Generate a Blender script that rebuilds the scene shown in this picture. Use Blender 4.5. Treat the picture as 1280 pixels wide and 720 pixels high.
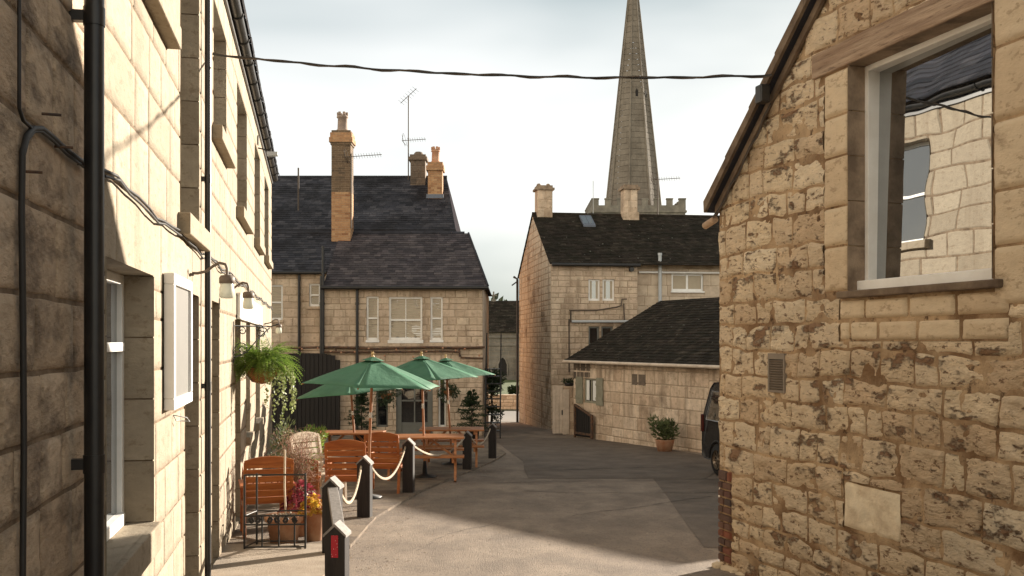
import bpy, bmesh, math, random
from mathutils import Vector, Matrix, noise
R = math.radians
rnd = random.Random(7)
scene = bpy.context.scene
for o in list(bpy.data.objects): bpy.data.objects.remove(o)
col = scene.collection
# ------------------------------------------------------------------ camera (eye level is z = 0)
cam = bpy.data.cameras.new('camera'); camo = bpy.data.objects.new('camera', cam); col.objects.link(camo)
camo.location = (0, 0, 0); camo.rotation_euler = (R(90), 0, 0)
cam.sensor_width = 36; cam.lens = 35; cam.shift_y = 0.0523; cam.clip_start = .05; cam.clip_end = 3000
scene.camera = camo
F = 1244.4
# ------------------------------------------------------------------ world
SUN_AZ, SUN_EL = R(44), R(14.4)
w = bpy.data.worlds.new('World'); scene.world = w; w.use_nodes = True
nt = w.node_tree; N = nt.nodes; L = nt.links
for n in list(N): N.remove(n)
out = N.new('ShaderNodeOutputWorld'); bg = N.new('ShaderNodeBackground'); bg.inputs[1].default_value = .084
sky = N.new('ShaderNodeTexSky'); sky.sky_type = 'NISHITA'; sky.sun_disc = False
sky.sun_elevation = SUN_EL; sky.sun_rotation = SUN_AZ; sky.dust_density = 2.0
tc = N.new('ShaderNodeTexCoord'); mp = N.new('ShaderNodeMapping'); mp.inputs['Scale'].default_value = (1.0, 1.0, 3.6)
mp.inputs['Location'].default_value = (3.1, 1.7, .35)
nz = N.new('ShaderNodeTexNoise'); nz.inputs['Scale'].default_value = 1.5; nz.inputs['Detail'].default_value = 4; nz.inputs['Roughness'].default_value = .42
nz.inputs['Distortion'].default_value = .25
cr = N.new('ShaderNodeValToRGB'); cr.color_ramp.elements[0].position = .38; cr.color_ramp.elements[1].position = .60
cr.color_ramp.elements[0].color = (2.15, 2.48, 2.52, 1); cr.color_ramp.elements[1].color = (4.6, 4.62, 4.5, 1)
mx = N.new('ShaderNodeMix'); mx.data_type = 'RGBA'; mx.inputs[0].default_value = .90
L.new(tc.outputs['Generated'], mp.inputs[0]); L.new(mp.outputs[0], nz.inputs[0]); L.new(nz.outputs[0], cr.inputs[0])
vd = N.new('ShaderNodeVectorMath'); vd.operation = 'DOT_PRODUCT'; vd.inputs[1].default_value = (0, 0, 1)
L.new(tc.outputs['Generated'], vd.inputs[0])
mr = N.new('ShaderNodeMapRange'); mr.inputs[1].default_value = .32; mr.inputs[2].default_value = .95; mr.inputs[3].default_value = 1.0; mr.inputs[4].default_value = .30
L.new(vd.outputs['Value'], mr.inputs[0])
vm = N.new('ShaderNodeVectorMath'); vm.operation = 'SCALE'; L.new(mx.outputs[2], vm.inputs[0]); L.new(mr.outputs[0], vm.inputs['Scale'])
L.new(sky.outputs[0], mx.inputs[6]); L.new(cr.outputs[0], mx.inputs[7]); # added fill: unseen sky low behind the camera made brighter and warmer for shaded walls
vr = N.new('ShaderNodeVectorMath'); vr.operation = 'DOT_PRODUCT'; vr.inputs[1].default_value = (-.6, -.8, -.35); L.new(tc.outputs['Generated'], vr.inputs[0])
m2 = N.new('ShaderNodeMapRange'); m2.inputs[1].default_value = -.25; m2.inputs[2].default_value = .7; L.new(vr.outputs['Value'], m2.inputs[0])
tw_ = N.new('ShaderNodeMix'); tw_.data_type = 'RGBA'; tw_.inputs[6].default_value = (1,1,1,1); tw_.inputs[7].default_value = (2.8,2.35,1.9,1); L.new(m2.outputs[0], tw_.inputs[0])
vx_ = N.new('ShaderNodeVectorMath'); vx_.operation = 'MULTIPLY'; L.new(vm.outputs[0], vx_.inputs[0]); L.new(tw_.outputs[2], vx_.inputs[1])
L.new(vx_.outputs[0], bg.inputs[0]); L.new(bg.outputs[0], out.inputs[0])
# ------------------------------------------------------------------ sun
sl = bpy.data.lights.new('sun', 'SUN'); sl.energy = 5.0; sl.angle = R(.6); sl.color = (1, .885, .74)
so = bpy.data.objects.new('sun', sl); col.objects.link(so)
sd = Vector((math.sin(SUN_AZ)*math.cos(SUN_EL), math.cos(SUN_AZ)*math.cos(SUN_EL), math.sin(SUN_EL)))
so.rotation_euler = sd.to_track_quat('Z', 'Y').to_euler(); so.location = (20, 20, 20)
vs = scene.view_settings; vs.view_transform = 'Standard'; vs.look = 'None'; vs.exposure = 1.5; vs.gamma = 1
try: vs.use_curve_mapping = False
except Exception: pass

# ================================================================== helpers
def interp(t, tab):
    if t <= tab[0][0]: return tab[0][1]
    for (a, va), (b, vb) in zip(tab, tab[1:]):
        if t <= b: return va + (vb-va)*(t-a)/(b-a)
    return tab[-1][1]
GT = [(-60,-1.6),(0,-1.78),(4,-1.86),(8,-2.04),(10,-2.17),(13,-2.31),(16,-2.43),(20,-2.60),(25,-2.74),(30,-2.86),(33,-2.94),(40,-3.26),(46,-3.46),(50,-3.5),(2000,-3.5)]
def g(y): return interp(y, GT)
def P(px, py, y): return Vector(((px-640)/F*y, y, (427-py)/F*y))
def PG(px, y, dz=0): return Vector(((px-640)/F*y, y, g(y)+dz))
def nz3(x, y, z): return noise.noise(Vector((x, y, z)))

class MB:
    def __init__(s): s.v = []; s.f = []; s.m = []; s.r = []; s.sm = []
    def add(s, vs, fs, m=0, r=.5, smooth=False):
        o = len(s.v); s.v += [tuple(v) for v in vs]
        for f in fs: s.f.append([i+o for i in f]); s.m.append(m); s.r.append(r); s.sm.append(smooth)
    def box(s, a, b, m=0, r=.5, M=None):
        x0,y0,z0 = a; x1,y1,z1 = b
        vs = [Vector(p) for p in ((x0,y0,z0),(x1,y0,z0),(x1,y1,z0),(x0,y1,z0),(x0,y0,z1),(x1,y0,z1),(x1,y1,z1),(x0,y1,z1))]
        if M: vs = [M@v for v in vs]
        s.add(vs, [(3,2,1,0),(4,5,6,7),(0,1,5,4),(1,2,6,5),(2,3,7,6),(3,0,4,7)], m, r)
    def bar(s, p, q, w, h, m=0, r=.5, up=Vector((0,0,1))):
        p = Vector(p); q = Vector(q); d = (q-p); l = d.length; d.normalize()
        sx = d.cross(up)
        if sx.length < 1e-4: sx = d.cross(Vector((0,1,0)))
        sx.normalize(); u = sx.cross(d)
        M = Matrix((( d.x, sx.x, u.x, p.x),(d.y, sx.y, u.y, p.y),(d.z, sx.z, u.z, p.z),(0,0,0,1)))
        s.box((0,-w/2,-h/2),(l,w/2,h/2), m, r, M)
    def tube(s, pts, rad, n=8, m=0, r=.5, caps=True):
        pts = [Vector(p) for p in pts]; k = len(pts)
        rs = rad if isinstance(rad, (list, tuple)) else [rad]*k
        rings = []; prev = None
        for i, p in enumerate(pts):
            d = (pts[min(i+1,k-1)]-pts[max(i-1,0)]).normalized()
            if prev is None:
                a = d.cross(Vector((0,0,1)));
                if a.length < 1e-3: a = d.cross(Vector((0,1,0)))
            else: a = prev - d*prev.dot(d)
            a.normalize(); prev = a; b = d.cross(a)
            rings.append([p+(a*math.cos(t)+b*math.sin(t))*rs[i] for t in [2*math.pi*j/n for j in range(n)]])
        vs = [v for rg in rings for v in rg]
        fs = [(i*n+j, i*n+(j+1)%n, (i+1)*n+(j+1)%n, (i+1)*n+j) for i in range(k-1) for j in range(n)]
        s.add(vs, fs, m, r, True)
        if caps: s.add(rings[0], [tuple(range(n))[::-1]], m, r); s.add(rings[-1], [tuple(range(n))], m, r)
    def lathe(s, prof, c=(0,0,0), n=20, m=0, r=.5, smooth=True):
        c = Vector(c); vs = []; k = len(prof)
        for (rr, z) in prof:
            for j in range(n):
                t = 2*math.pi*j/n; vs.append(c+Vector((rr*math.cos(t), rr*math.sin(t), z)))
        s.add(vs, [(i*n+j, i*n+(j+1)%n, (i+1)*n+(j+1)%n, (i+1)*n+j) for i in range(k-1) for j in range(n)], m, r, smooth)
    def prism(s, poly, M, d, m=0, r=.5):
        n = len(poly); a = [M@Vector((x,y,0)) for x,y in poly]; b = [M@Vector((x,y,d)) for x,y in poly]
        s.add(a+b, [tuple(range(n))[::-1], tuple(range(n,2*n))]+[(i,(i+1)%n,n+(i+1)%n,n+i) for i in range(n)], m, r)
    def quad(s, a, b, c, d, m=0, r=.5): s.add([a,b,c,d], [(0,1,2,3)], m, r)
    def build(s, name, mats, parent=None, loc=None, rot=None, bevel=0, fix=True, cuts=None, solid=0):
        me = bpy.data.meshes.new(name); me.from_pydata(s.v, [], s.f)
        if not isinstance(mats, (list, tuple)): mats = [mats]
        for m in mats: me.materials.append(m)
        me.polygons.foreach_set('material_index', s.m); me.polygons.foreach_set('use_smooth', s.sm)
        at = me.attributes.new('rnd', 'FLOAT', 'FACE'); at.data.foreach_set('value', s.r)
        uv = me.uv_layers.new(name='UVMap')
        if cuts or fix:
            bm = bmesh.new(); bm.from_mesh(me)
            if fix: bmesh.ops.recalc_face_normals(bm, faces=bm.faces)
            if cuts: cuts(bm)
            bm.to_mesh(me); bm.free()
        uv = me.uv_layers[0]
        for p in me.polygons:
            n = p.normal; ax, ay, az = abs(n.x), abs(n.y), abs(n.z)
            for li in p.loop_indices:
                c = me.vertices[me.loops[li].vertex_index].co
                uv.data[li].uv = (c.x, c.y) if az > max(ax, ay) else ((c.y, c.z) if ax > ay else (c.x, c.z))
        me.update(); ob = bpy.data.objects.new(name, me); col.objects.link(ob)
        if parent: ob.parent = parent
        if loc is not None: ob.location = loc
        if rot is not None: ob.rotation_euler = rot if isinstance(rot, (tuple, list)) else (0,0,rot)
        if bevel:
            b = ob.modifiers.new('bevel', 'BEVEL'); b.width = bevel; b.segments = 2; b.limit_method = 'ANGLE'; b.angle_limit = R(40)
        return ob
def empty(name, loc, rz=0):
    o = bpy.data.objects.new(name, None); col.objects.link(o); o.location = loc; o.rotation_euler = (0,0,rz); o.empty_display_size = .2; return o
def tag(o, label, cat, group=None, kind=None):
    o['label'] = label
    if cat: o['category'] = cat
    if group: o['group'] = group
    if kind: o['kind'] = kind
    return o
def structure(o): o['kind'] = 'structure'; return o
KIDS = {}
def copy_tree(o, parent=None):
    c = o.copy(); col.objects.link(c)
    if parent: c.parent = parent
    for ch in [k for k in bpy.data.objects if k.parent == o]: copy_tree(ch, c)
    return c
def TM(loc, rz=0): return Matrix.Translation(Vector(loc)) @ Matrix.Rotation(rz, 4, 'Z')

# ================================================================== materials
def mat(name, color, rough=.7, var=None, vscale=4, bump=0, bscale=40, metal=0, spec=.5, c2=None, stain=None, sscale=3, samt=.5,
        rr=None, stretch=(1,1,1), stainpos=(.45,.62), trans=0, streak=None, speck=None, bdist=.01, detail=6, coarse=None, pits=None):
    """procedural surface: colour = per-piece ramp (rr) or color/c2 noise mix, then stains, streaks, specks; bump from noise"""
    m = bpy.data.materials.new(name); m.use_nodes = True; t = m.node_tree; n = t.nodes; l = t.links
    bs = n['Principled BSDF']; bs.inputs['Roughness'].default_value = rough; bs.inputs['Metallic'].default_value = metal
    bs.inputs['Specular IOR Level'].default_value = spec
    tcn = n.new('ShaderNodeTexCoord'); mpn = n.new('ShaderNodeMapping'); mpn.inputs['Scale'].default_value = stretch
    l.new(tcn.outputs['Object'], mpn.inputs[0])
    def noise_(sc, det=detail, ro=.6, src=mpn.outputs[0]):
        q = n.new('ShaderNodeTexNoise'); q.inputs['Scale'].default_value = sc; q.inputs['Detail'].default_value = det; q.inputs['Roughness'].default_value = ro
        l.new(src, q.inputs[0]); return q.outputs[0]
    def ramp(src, stops):
        q = n.new('ShaderNodeValToRGB'); e = q.color_ramp.elements
        while len(e) < len(stops): e.new(.5)
        for k, (p, c) in enumerate(stops): e[k].position = p; e[k].color = (*c, 1) if len(c) == 3 else c
        l.new(src, q.inputs[0]); return q.outputs[0]
    def mixc(fac, a, b, mode='MIX'):
        q = n.new('ShaderNodeMix'); q.data_type = 'RGBA'; q.blend_type = mode
        for s_, i_ in ((fac, 0), (a, 6), (b, 7)):
            if isinstance(s_, (int, float)): q.inputs[i_].default_value = s_
            elif isinstance(s_, tuple): q.inputs[i_].default_value = (*s_, 1)
            else: l.new(s_, q.inputs[i_])
        return q.outputs[2]
    if rr:
        at = n.new('ShaderNodeAttribute'); at.attribute_name = 'rnd'
        k = len(rr); c = ramp(at.outputs['Fac'], [(i/(k-1) if k > 1 else 0, x) for i, x in enumerate(rr)])
    else: c = mixc(0.0, color, color)
    if c2: c = mixc(ramp(noise_(vscale), [(.38,(0,0,0)),(.62,(1,1,1))]), c, c2)
    if var: # brightness variation
        c = mixc(1.0, c, ramp(noise_(vscale*1.7, 8, .65), [(.25,(1-var,)*3),(.75,(1+var,)*3)]), 'MULTIPLY')
    if coarse: c = mixc(1.0, c, ramp(noise_(.7, 3), [(.3,(1-coarse,)*3),(.7,(1+coarse*.5,)*3)]), 'MULTIPLY')
    if stain:
        sf = ramp(noise_(sscale, 9, .68), [(stainpos[0],(0,0,0)),(stainpos[1],(samt,)*3)])
        c = mixc(sf, c, stain)
    if pits:
        pf = ramp(noise_(pits[1], 5, .7), [(.56,(0,0,0)),(.63,(pits[2],)*3)])
        c = mixc(pf, c, pits[0])
    if streak:
        ms = n.new('ShaderNodeMapping'); ms.inputs['Scale'].default_value = (3.5, 3.5, .35); l.new(tcn.outputs['Object'], ms.inputs[0])
        sf = ramp(noise_(1.0, 6, .6, ms.outputs[0]), [(.5,(0,0,0)),(.72,(streak[1],)*3)])
        c = mixc(sf, c, streak[0])
    if speck:
        vn = n.new('ShaderNodeTexVoronoi'); vn.inputs['Scale'].default_value = speck[1]; l.new(tcn.outputs['Object'], vn.inputs[0])
        c = mixc(ramp(vn.outputs['Distance'], [(speck[2],(1,1,1)),(speck[2]+.05,(0,0,0))]), c, speck[0])
    l.new(c, bs.inputs['Base Color'])
    if bump:
        bn = n.new('ShaderNodeBump'); bn.inputs['Strength'].default_value = bump; bn.inputs['Distance'].default_value = bdist
        a = noise_(bscale, 8, .62)
        if stain:
            mt = n.new('ShaderNodeMath'); mt.operation = 'SUBTRACT'; l.new(a, mt.inputs[0]); l.new(sf, mt.inputs[1]); a = mt.outputs[0]
        l.new(a, bn.inputs['Height']); l.new(bn.outputs[0], bs.inputs['Normal'])
    if trans:
        tr = n.new('ShaderNodeBsdfTranslucent'); l.new(c, tr.inputs[0]); ms_ = n.new('ShaderNodeMixShader'); ms_.inputs[0].default_value = trans
        l.new(bs.outputs[0], ms_.inputs[1]); l.new(tr.outputs[0], ms_.inputs[2]); l.new(ms_.outputs[0], n['Material Output'].inputs[0])
    return m
def glassmat(name, refl=.3, tint=(.9,.93,.95), base=(.012,.013,.015), wob=0, wscale=2.5):
    m = bpy.data.materials.new(name); m.use_nodes = True; t = m.node_tree; n = t.nodes; l = t.links
    bs = n['Principled BSDF']; bs.inputs['Base Color'].default_value = (*base, 1); bs.inputs['Roughness'].default_value = .03
    gl = n.new('ShaderNodeBsdfGlossy'); gl.inputs['Color'].default_value = (*tint, 1); gl.inputs['Roughness'].default_value = .005
    ms = n.new('ShaderNodeMixShader'); ms.inputs[0].default_value = refl
    l.new(bs.outputs[0], ms.inputs[1]); l.new(gl.outputs[0], ms.inputs[2]); l.new(ms.outputs[0], n['Material Output'].inputs[0])
    if wob:
        tcn = n.new('ShaderNodeTexCoord'); q = n.new('ShaderNodeTexNoise'); q.inputs['Scale'].default_value = wscale; q.inputs['Detail'].default_value = 1
        bn = n.new('ShaderNodeBump'); bn.inputs['Strength'].default_value = wob; bn.inputs['Distance'].default_value = .02
        l.new(tcn.outputs['Object'], q.inputs[0]); l.new(q.outputs[0], bn.inputs['Height']); l.new(bn.outputs[0], gl.inputs['Normal']); l.new(bn.outputs[0], bs.inputs['Normal'])
    return m
M = {}
M['ashlar'] = mat('limestone_ashlar', (.5,.42,.3), .85, rr=[(.26,.213,.152),(.325,.27,.198),(.29,.24,.172),(.345,.29,.213),(.27,.22,.155)], var=.16, pits=((.17,.12,.07), 12, .5), streak=((.17,.12,.075), .5), vscale=6,
                  stain=(.17,.115,.068), sscale=2.6, samt=.6, stainpos=(.60,.74), bump=.5, bscale=30, stretch=(.8,1,1.6), bdist=.012)
M['ashlar_shaded_dirty'] = mat('shaded_grimy_ashlar', (.3,.2,.13), .9, rr=[(.38,.28,.19),(.50,.385,.27),(.44,.33,.23),(.55,.43,.31)], var=.25, vscale=6,
                  stain=(.10,.068,.045), sscale=3.2, samt=.8, stainpos=(.50,.66), bump=.9, bscale=26, stretch=(.8,1,1.6), bdist=.02)  # copy of the ashlar for the shaded near strip: grime plus shade-matched base tone
M['joint'] = mat('old_mortar', (.10,.065,.038), .95, c2=(.24,.175,.115), vscale=7, bump=.6, bscale=60)
M['rubble'] = mat('limestone_rubble', (.5,.4,.27), .9, rr=[(.70,.54,.36),(.82,.67,.47),(.78,.62,.43),(.86,.73,.54),(.66,.49,.32),(.83,.69,.50)], var=.2, vscale=5,
                  stain=(.22,.105,.045), sscale=3.4, samt=.85, stainpos=(.565,.605), bump=1.0, bscale=34, stretch=(.62,1,1.35), bdist=.045, coarse=.22, pits=((.16,.08,.035), 21, .9))
M['rubble_joint'] = mat('eroded_mortar', (.50,.36,.22), .95, c2=(.20,.115,.055), vscale=2.6, var=.3, pits=((.07,.035,.015), 9, .9), bump=.8, bscale=45, bdist=.02)
M['dressed'] = mat('dressed_limestone', (.52,.42,.29), .85, rr=[(.56,.435,.29),(.65,.53,.37),(.60,.48,.33)], var=.1, vscale=7,
                  stain=(.24,.155,.09), sscale=3.4, samt=.6, stainpos=(.60,.70), pits=((.25,.16,.09), 17, .5), bump=.7, bscale=35, stretch=(.7,1,1.3))
M['sun_patch'] = mat('painted_sun_patch', (.78,.68,.51), .85, var=.25, vscale=3, stain=(.45,.32,.2), sscale=3, samt=.5, bump=.8, bscale=25)  # reflected sunlight on the cottage wall, painted as a paler block
M['far_stone'] = mat('weathered_house_stone', (.4,.3,.2), .9, rr=[(.45,.345,.25),(.60,.475,.36),(.52,.41,.30),(.65,.53,.40)], var=.2, vscale=3,
                  stain=(.20,.14,.09), sscale=.9, samt=.7, stainpos=(.52,.68), pits=((.25,.18,.11), 9, .5), bump=.4, bscale=16, streak=((.13,.09,.055), .5), bdist=.03)
M['far_joint'] = mat('house_mortar', (.44,.35,.255), .95, c2=(.30,.23,.16), vscale=2, var=.2)
M['gable_stone'] = mat('ochre_house_stone', (.5,.36,.2), .9, rr=[(.50,.435,.345),(.60,.53,.425),(.55,.48,.38),(.64,.57,.46)], var=.15, pits=((.2,.13,.07), 6, .6), vscale=3,
                  stain=(.15,.10,.06), sscale=.9, samt=.8, stainpos=(.53,.64), bump=.5, bscale=14, streak=((.11,.07,.04), .55), bdist=.03)
M['shed_stone'] = mat('stained_shed_stone', (.4,.3,.2), .9, rr=[(.50,.365,.255),(.66,.515,.38),(.57,.44,.32),(.70,.565,.43),(.43,.31,.21)], var=.2, vscale=3,
                  stain=(.17,.115,.07), sscale=.9, samt=.75, stainpos=(.52,.68), pits=((.25,.17,.10), 9, .5), bump=.5, bscale=14, streak=((.13,.085,.05), .65), bdist=.03)
M['dark_block'] = mat('sooty_block', (.10,.075,.05), .9, rr=[(.075,.06,.047),(.15,.115,.085),(.105,.082,.062)], var=.3, vscale=5, bump=.4, bscale=20)
M['church_stone'] = mat('grey_church_stone', (.24,.215,.18), .9, var=.25, c2=(.17,.155,.13), vscale=1.2, stain=(.12,.11,.095), sscale=.8, samt=.6, bump=.4, bscale=6)
M['spire_stone'] = mat('spire_stone', (.25,.22,.18), .9, rr=[(.175,.15,.122),(.21,.18,.146),(.192,.165,.134)], var=.15, vscale=1.3, stain=(.11,.09,.07), sscale=.5, samt=.6, streak=((.12,.10,.075),.6), bump=.5, bscale=4, bdist=.05)
M['slate'] = mat('welsh_slate', (.05,.05,.06), .62, rr=[(.020,.021,.027),(.055,.055,.066),(.033,.034,.043),(.080,.078,.088),(.026,.027,.034)], var=.35, vscale=2.5, coarse=.4,
                  stain=(.016,.015,.017), sscale=.8, samt=.85, stainpos=(.5,.62), bump=.3, bscale=20, spec=.2)
M['slate_mix'] = mat('reddish_slate', (.07,.055,.055), .7, rr=[(.028,.025,.030),(.080,.068,.074),(.045,.040,.046),(.11,.095,.098),(.035,.031,.037)], var=.35, vscale=2.5, coarse=.3,
                  stain=(.024,.02,.022), sscale=.8, samt=.8, stainpos=(.52,.64), bump=.3, bscale=20, spec=.3)
M['slate_matte'] = mat('matte_slate', (.04,.037,.042), 1, var=.3, spec=0)
M['tile'] = mat('mossy_stone_tile', (.04,.033,.027), .95, rr=[(.018,.014,.011),(.055,.043,.034),(.03,.024,.019),(.075,.062,.048)], var=.35, vscale=3, coarse=.3,
                  c2=(.022,.02,.014), bump=.8, bscale=12, speck=((.22,.22,.19), 3.1, .045), spec=.15, bdist=.04)
M['brick'] = mat('orange_brick', (.4,.2,.1), .9, rr=[(.26,.125,.06),(.44,.25,.125),(.34,.18,.09),(.48,.30,.16)], var=.2, vscale=9, bump=.4, bscale=40)
M['sooty_brick'] = mat('sooty_brick', (.1,.07,.045), .9, rr=[(.09,.062,.04),(.17,.115,.07),(.13,.085,.052)], var=.25, vscale=9, bump=.4, bscale=40)
M['engineering_brick'] = mat('dark_red_brick', (.12,.06,.045), .8, rr=[(.085,.05,.04),(.15,.075,.05),(.06,.042,.038),(.30,.085,.035)], var=.2, vscale=9, bump=.4, bscale=40)
M['terracotta'] = mat('terracotta', (.42,.19,.10), .85, c2=(.50,.30,.19), vscale=5, var=.12, bump=.25, bscale=30)
M['buff_clay'] = mat('buff_clay', (.36,.27,.21), .85, c2=(.24,.18,.15), vscale=4, var=.15, bump=.2)
M['white_paint'] = mat('white_gloss_paint', (.84,.84,.82), .4, var=.04, vscale=5, c2=(.78,.77,.74))
M['grey_paint'] = mat('grey_green_paint', (.15,.155,.14), .5, var=.1, vscale=4)
M['cream_paint'] = mat('cream_gate_paint', (.62,.52,.42), .6, var=.08, vscale=3, stain=(.3,.23,.16), sscale=3, samt=.4)
M['blind'] = mat('cream_blind', (.42,.36,.27), .8, var=.08)
M['black_metal'] = mat('black_painted_iron', (.012,.012,.013), .38, var=.2, vscale=8, c2=(.02,.019,.018))
M['brown_metal'] = mat('brown_weathered_metal', (.15,.115,.09), .6, var=.2, vscale=10, bump=.2)
M['cable'] = mat('black_cable', (.02,.018,.017), .6, var=.2)
M['old_cable'] = mat('weathered_cable', (.085,.065,.05), .8, var=.25, vscale=12)
M['rust'] = mat('rusty_iron', (.05,.035,.028), .75, c2=(.14,.07,.035), vscale=14, bump=.2)
M['lamp_glass'] = mat('opal_glass', (.80,.82,.74), .25, trans=.3)
M['verge'] = mat('mossy_verge_timber', (.11,.075,.05), .9, c2=(.19,.14,.095), vscale=5, var=.25, bump=.6, bscale=22)
M['lintel'] = mat('weathered_timber_lintel', (.46,.34,.24), .9, c2=(.27,.18,.12), vscale=5, pits=((.13,.08,.05), 14, .7), var=.25, stretch=(.25,1,3), bump=.9, bscale=20, bdist=.02)
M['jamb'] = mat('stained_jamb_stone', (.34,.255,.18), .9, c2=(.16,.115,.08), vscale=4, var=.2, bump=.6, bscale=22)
M['asphalt'] = mat('worn_brown_asphalt', (.275,.22,.17), .88, c2=(.185,.145,.112), vscale=1.3, var=.25, pits=((.08,.062,.048), 34, .7), stain=(.10,.077,.06), sscale=1.1, samt=.6, stainpos=(.52,.72),
                  bump=1.0, bscale=60, stretch=(1.3,.7,1), bdist=.012, speck=((.33,.29,.24), 23, .05))
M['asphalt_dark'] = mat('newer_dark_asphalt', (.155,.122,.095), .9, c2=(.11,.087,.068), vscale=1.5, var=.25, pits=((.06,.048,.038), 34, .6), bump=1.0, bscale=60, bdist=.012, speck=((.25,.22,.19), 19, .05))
M['crack'] = mat('crack_filler', (.045,.036,.03), .95)
M['patio'] = mat('rough_concrete', (.23,.18,.13), .92, c2=(.15,.115,.085), vscale=2.2, var=.2, stain=(.09,.07,.055), sscale=3, samt=.6, bump=1.0, bscale=45, bdist=.015)
M['concrete'] = mat('pale_concrete', (.36,.30,.235), .92, c2=(.29,.235,.18), vscale=3, var=.14, bump=.9, bscale=60, bdist=.01)
M['grass'] = mat('mown_grass', (.055,.08,.02), .9, c2=(.085,.11,.03), vscale=1.5, var=.2, bump=.6, bscale=12)
M['soil'] = mat('earth_ground', (.10,.085,.055), .95, c2=(.06,.075,.03), vscale=.08, var=.2)
M['road_light'] = mat('pale_road', (.22,.205,.185), .85, var=.08, vscale=.5)
M['varnish'] = mat('varnished_orange_wood', (.40,.135,.038), .42, c2=(.30,.085,.022), vscale=4, var=.2, stretch=(.5,4,4), bump=.15, bscale=14, rr=[(.38,.125,.034),(.46,.165,.048),(.34,.105,.028)])
M['pine'] = mat('varnished_pine', (.42,.18,.065), .45, c2=(.33,.12,.04), vscale=5, var=.2, stretch=(.5,4,4), rr=[(.40,.16,.055),(.48,.21,.08),(.36,.14,.045)])
M['pale_cane_sunlit_wood'] = mat('cane_and_sunlit_slat_wood', (.66,.56,.44), .7, c2=(.56,.46,.35), vscale=5, var=.2)  # pale cane; sunlit paleness painted into the sideways chair's slats
M['pole'] = mat('hardwood_pole', (.38,.165,.075), .5, var=.15, vscale=8)
M['brass'] = mat('pale_wood_finial', (.5,.34,.14), .5)
M['canvas'] = mat('green_canvas', (.065,.195,.115), .75, c2=(.085,.235,.145), vscale=2, var=.14, bump=.5, bscale=5, bdist=.04, trans=.25)
M['bollard'] = mat('black_stained_timber', (.013,.011,.012), .5, c2=(.024,.02,.019), vscale=6, stretch=(4,4,.5), bump=.4, bscale=12, spec=.35)
M['grey_wood'] = mat('grey_weathered_wood', (.27,.25,.235), .75, c2=(.19,.175,.165), vscale=6, var=.2, stretch=(4,4,.6), bump=.4, bscale=14)
M['red_reflector'] = mat('red_reflector', (.40,.008,.025), .25, speck=((.75,.5,.5), 60, .12))
M['rope'] = mat('natural_rope', (.50,.42,.32), .9, c2=(.36,.29,.21), vscale=30, var=.15, bump=.6, bscale=80)
M['dark_boards'] = mat('black_stained_boards', (.008,.006,.0055), .7, c2=(.013,.010,.008), vscale=4, stretch=(5,5,.4), bump=.3)
M['leaf'] = mat('bright_leaf', (.1,.18,.03), .55, rr=[(.07,.14,.018),(.17,.28,.045),(.27,.38,.08),(.12,.21,.03)], trans=.4)
M['ivy'] = mat('variegated_leaf', (.2,.25,.1), .5, rr=[(.16,.22,.06),(.36,.40,.20),(.24,.30,.10)], trans=.3)
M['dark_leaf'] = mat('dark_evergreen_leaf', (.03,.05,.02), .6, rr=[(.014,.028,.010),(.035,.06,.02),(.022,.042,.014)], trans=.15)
M['tree_leaf'] = mat('wood_leaf', (.03,.045,.02), .8, rr=[(.020,.030,.014),(.042,.055,.024),(.03,.042,.018)], trans=.1)
M['shrub_leaf'] = mat('grey_green_leaf', (.1,.14,.05), .6, rr=[(.05,.08,.025),(.15,.18,.075),(.09,.13,.045)], trans=.3)
M['crimson_leaf'] = mat('crimson_leaf', (.3,.03,.05), .5, rr=[(.09,.010,.014),(.26,.035,.055),(.16,.015,.025),(.38,.08,.11)], trans=.35)
M['yellow_leaf'] = mat('yellow_leaf', (.5,.3,.04), .5, rr=[(.45,.20,.02),(.60,.42,.05),(.40,.12,.02),(.5,.36,.06)], trans=.4)
M['litter'] = mat('leaf_litter', (.3,.2,.1), .9, rr=[(.10,.065,.04),(.38,.28,.18),(.22,.13,.07),(.5,.42,.32)])
M['twig'] = mat('dry_twig', (.26,.15,.10), .85, rr=[(.20,.10,.07),(.36,.24,.15),(.28,.14,.11)])
M['bark'] = mat('brown_bark', (.06,.045,.032), .9, var=.3, vscale=8, bump=.6)
M['coco'] = mat('coco_liner', (.28,.12,.045), .95, c2=(.18,.07,.025), vscale=12, bump=.8)
M['gravel'] = mat('pot_gravel', (.45,.4,.33), .9, c2=(.25,.2,.15), vscale=25, bump=1, bscale=30)
M['car_paint'] = mat('dark_metallic_paint', (.016,.016,.018), .25, var=.1)
M['tyre'] = mat('tyre_rubber', (.014,.014,.014), .85, var=.2)
M['alloy'] = mat('bronze_alloy', (.30,.24,.18), .35, metal=.8)
M['tail_red'] = mat('tail_lamp_red', (.06,.006,.006), .25)
M['chrome'] = mat('bright_trim', (.6,.6,.6), .2, metal=.9)
M['shutter'] = mat('sage_shutter_paint', (.22,.21,.15), .65, var=.15, vscale=5, c2=(.27,.255,.19))
M['grille'] = mat('grey_louvre', (.20,.165,.13), .6, var=.15)
M['lead'] = mat('lead_flashing', (.12,.14,.18), .6, var=.15)
M['flue'] = mat('grey_flue', (.45,.48,.5), .45, var=.06)
M['board_face'] = mat('grey_board_face', (.12,.115,.105), .6, var=.06)
M['sign_face'] = mat('blank_white_sign', (.78,.78,.75), .5, var=.03)
M['render_wall'] = mat('pale_render', (.52,.42,.32), .9, var=.1, vscale=2, stain=(.26,.19,.13), sscale=1.5, samt=.45, rr=[(.55,.45,.345),(.63,.53,.41),(.59,.49,.375)])
M['glass'] = glassmat('window_glass', .28, wob=.25)
M['big_glass'] = glassmat('old_window_glass', .42, wob=.2, wscale=1.6)
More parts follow.
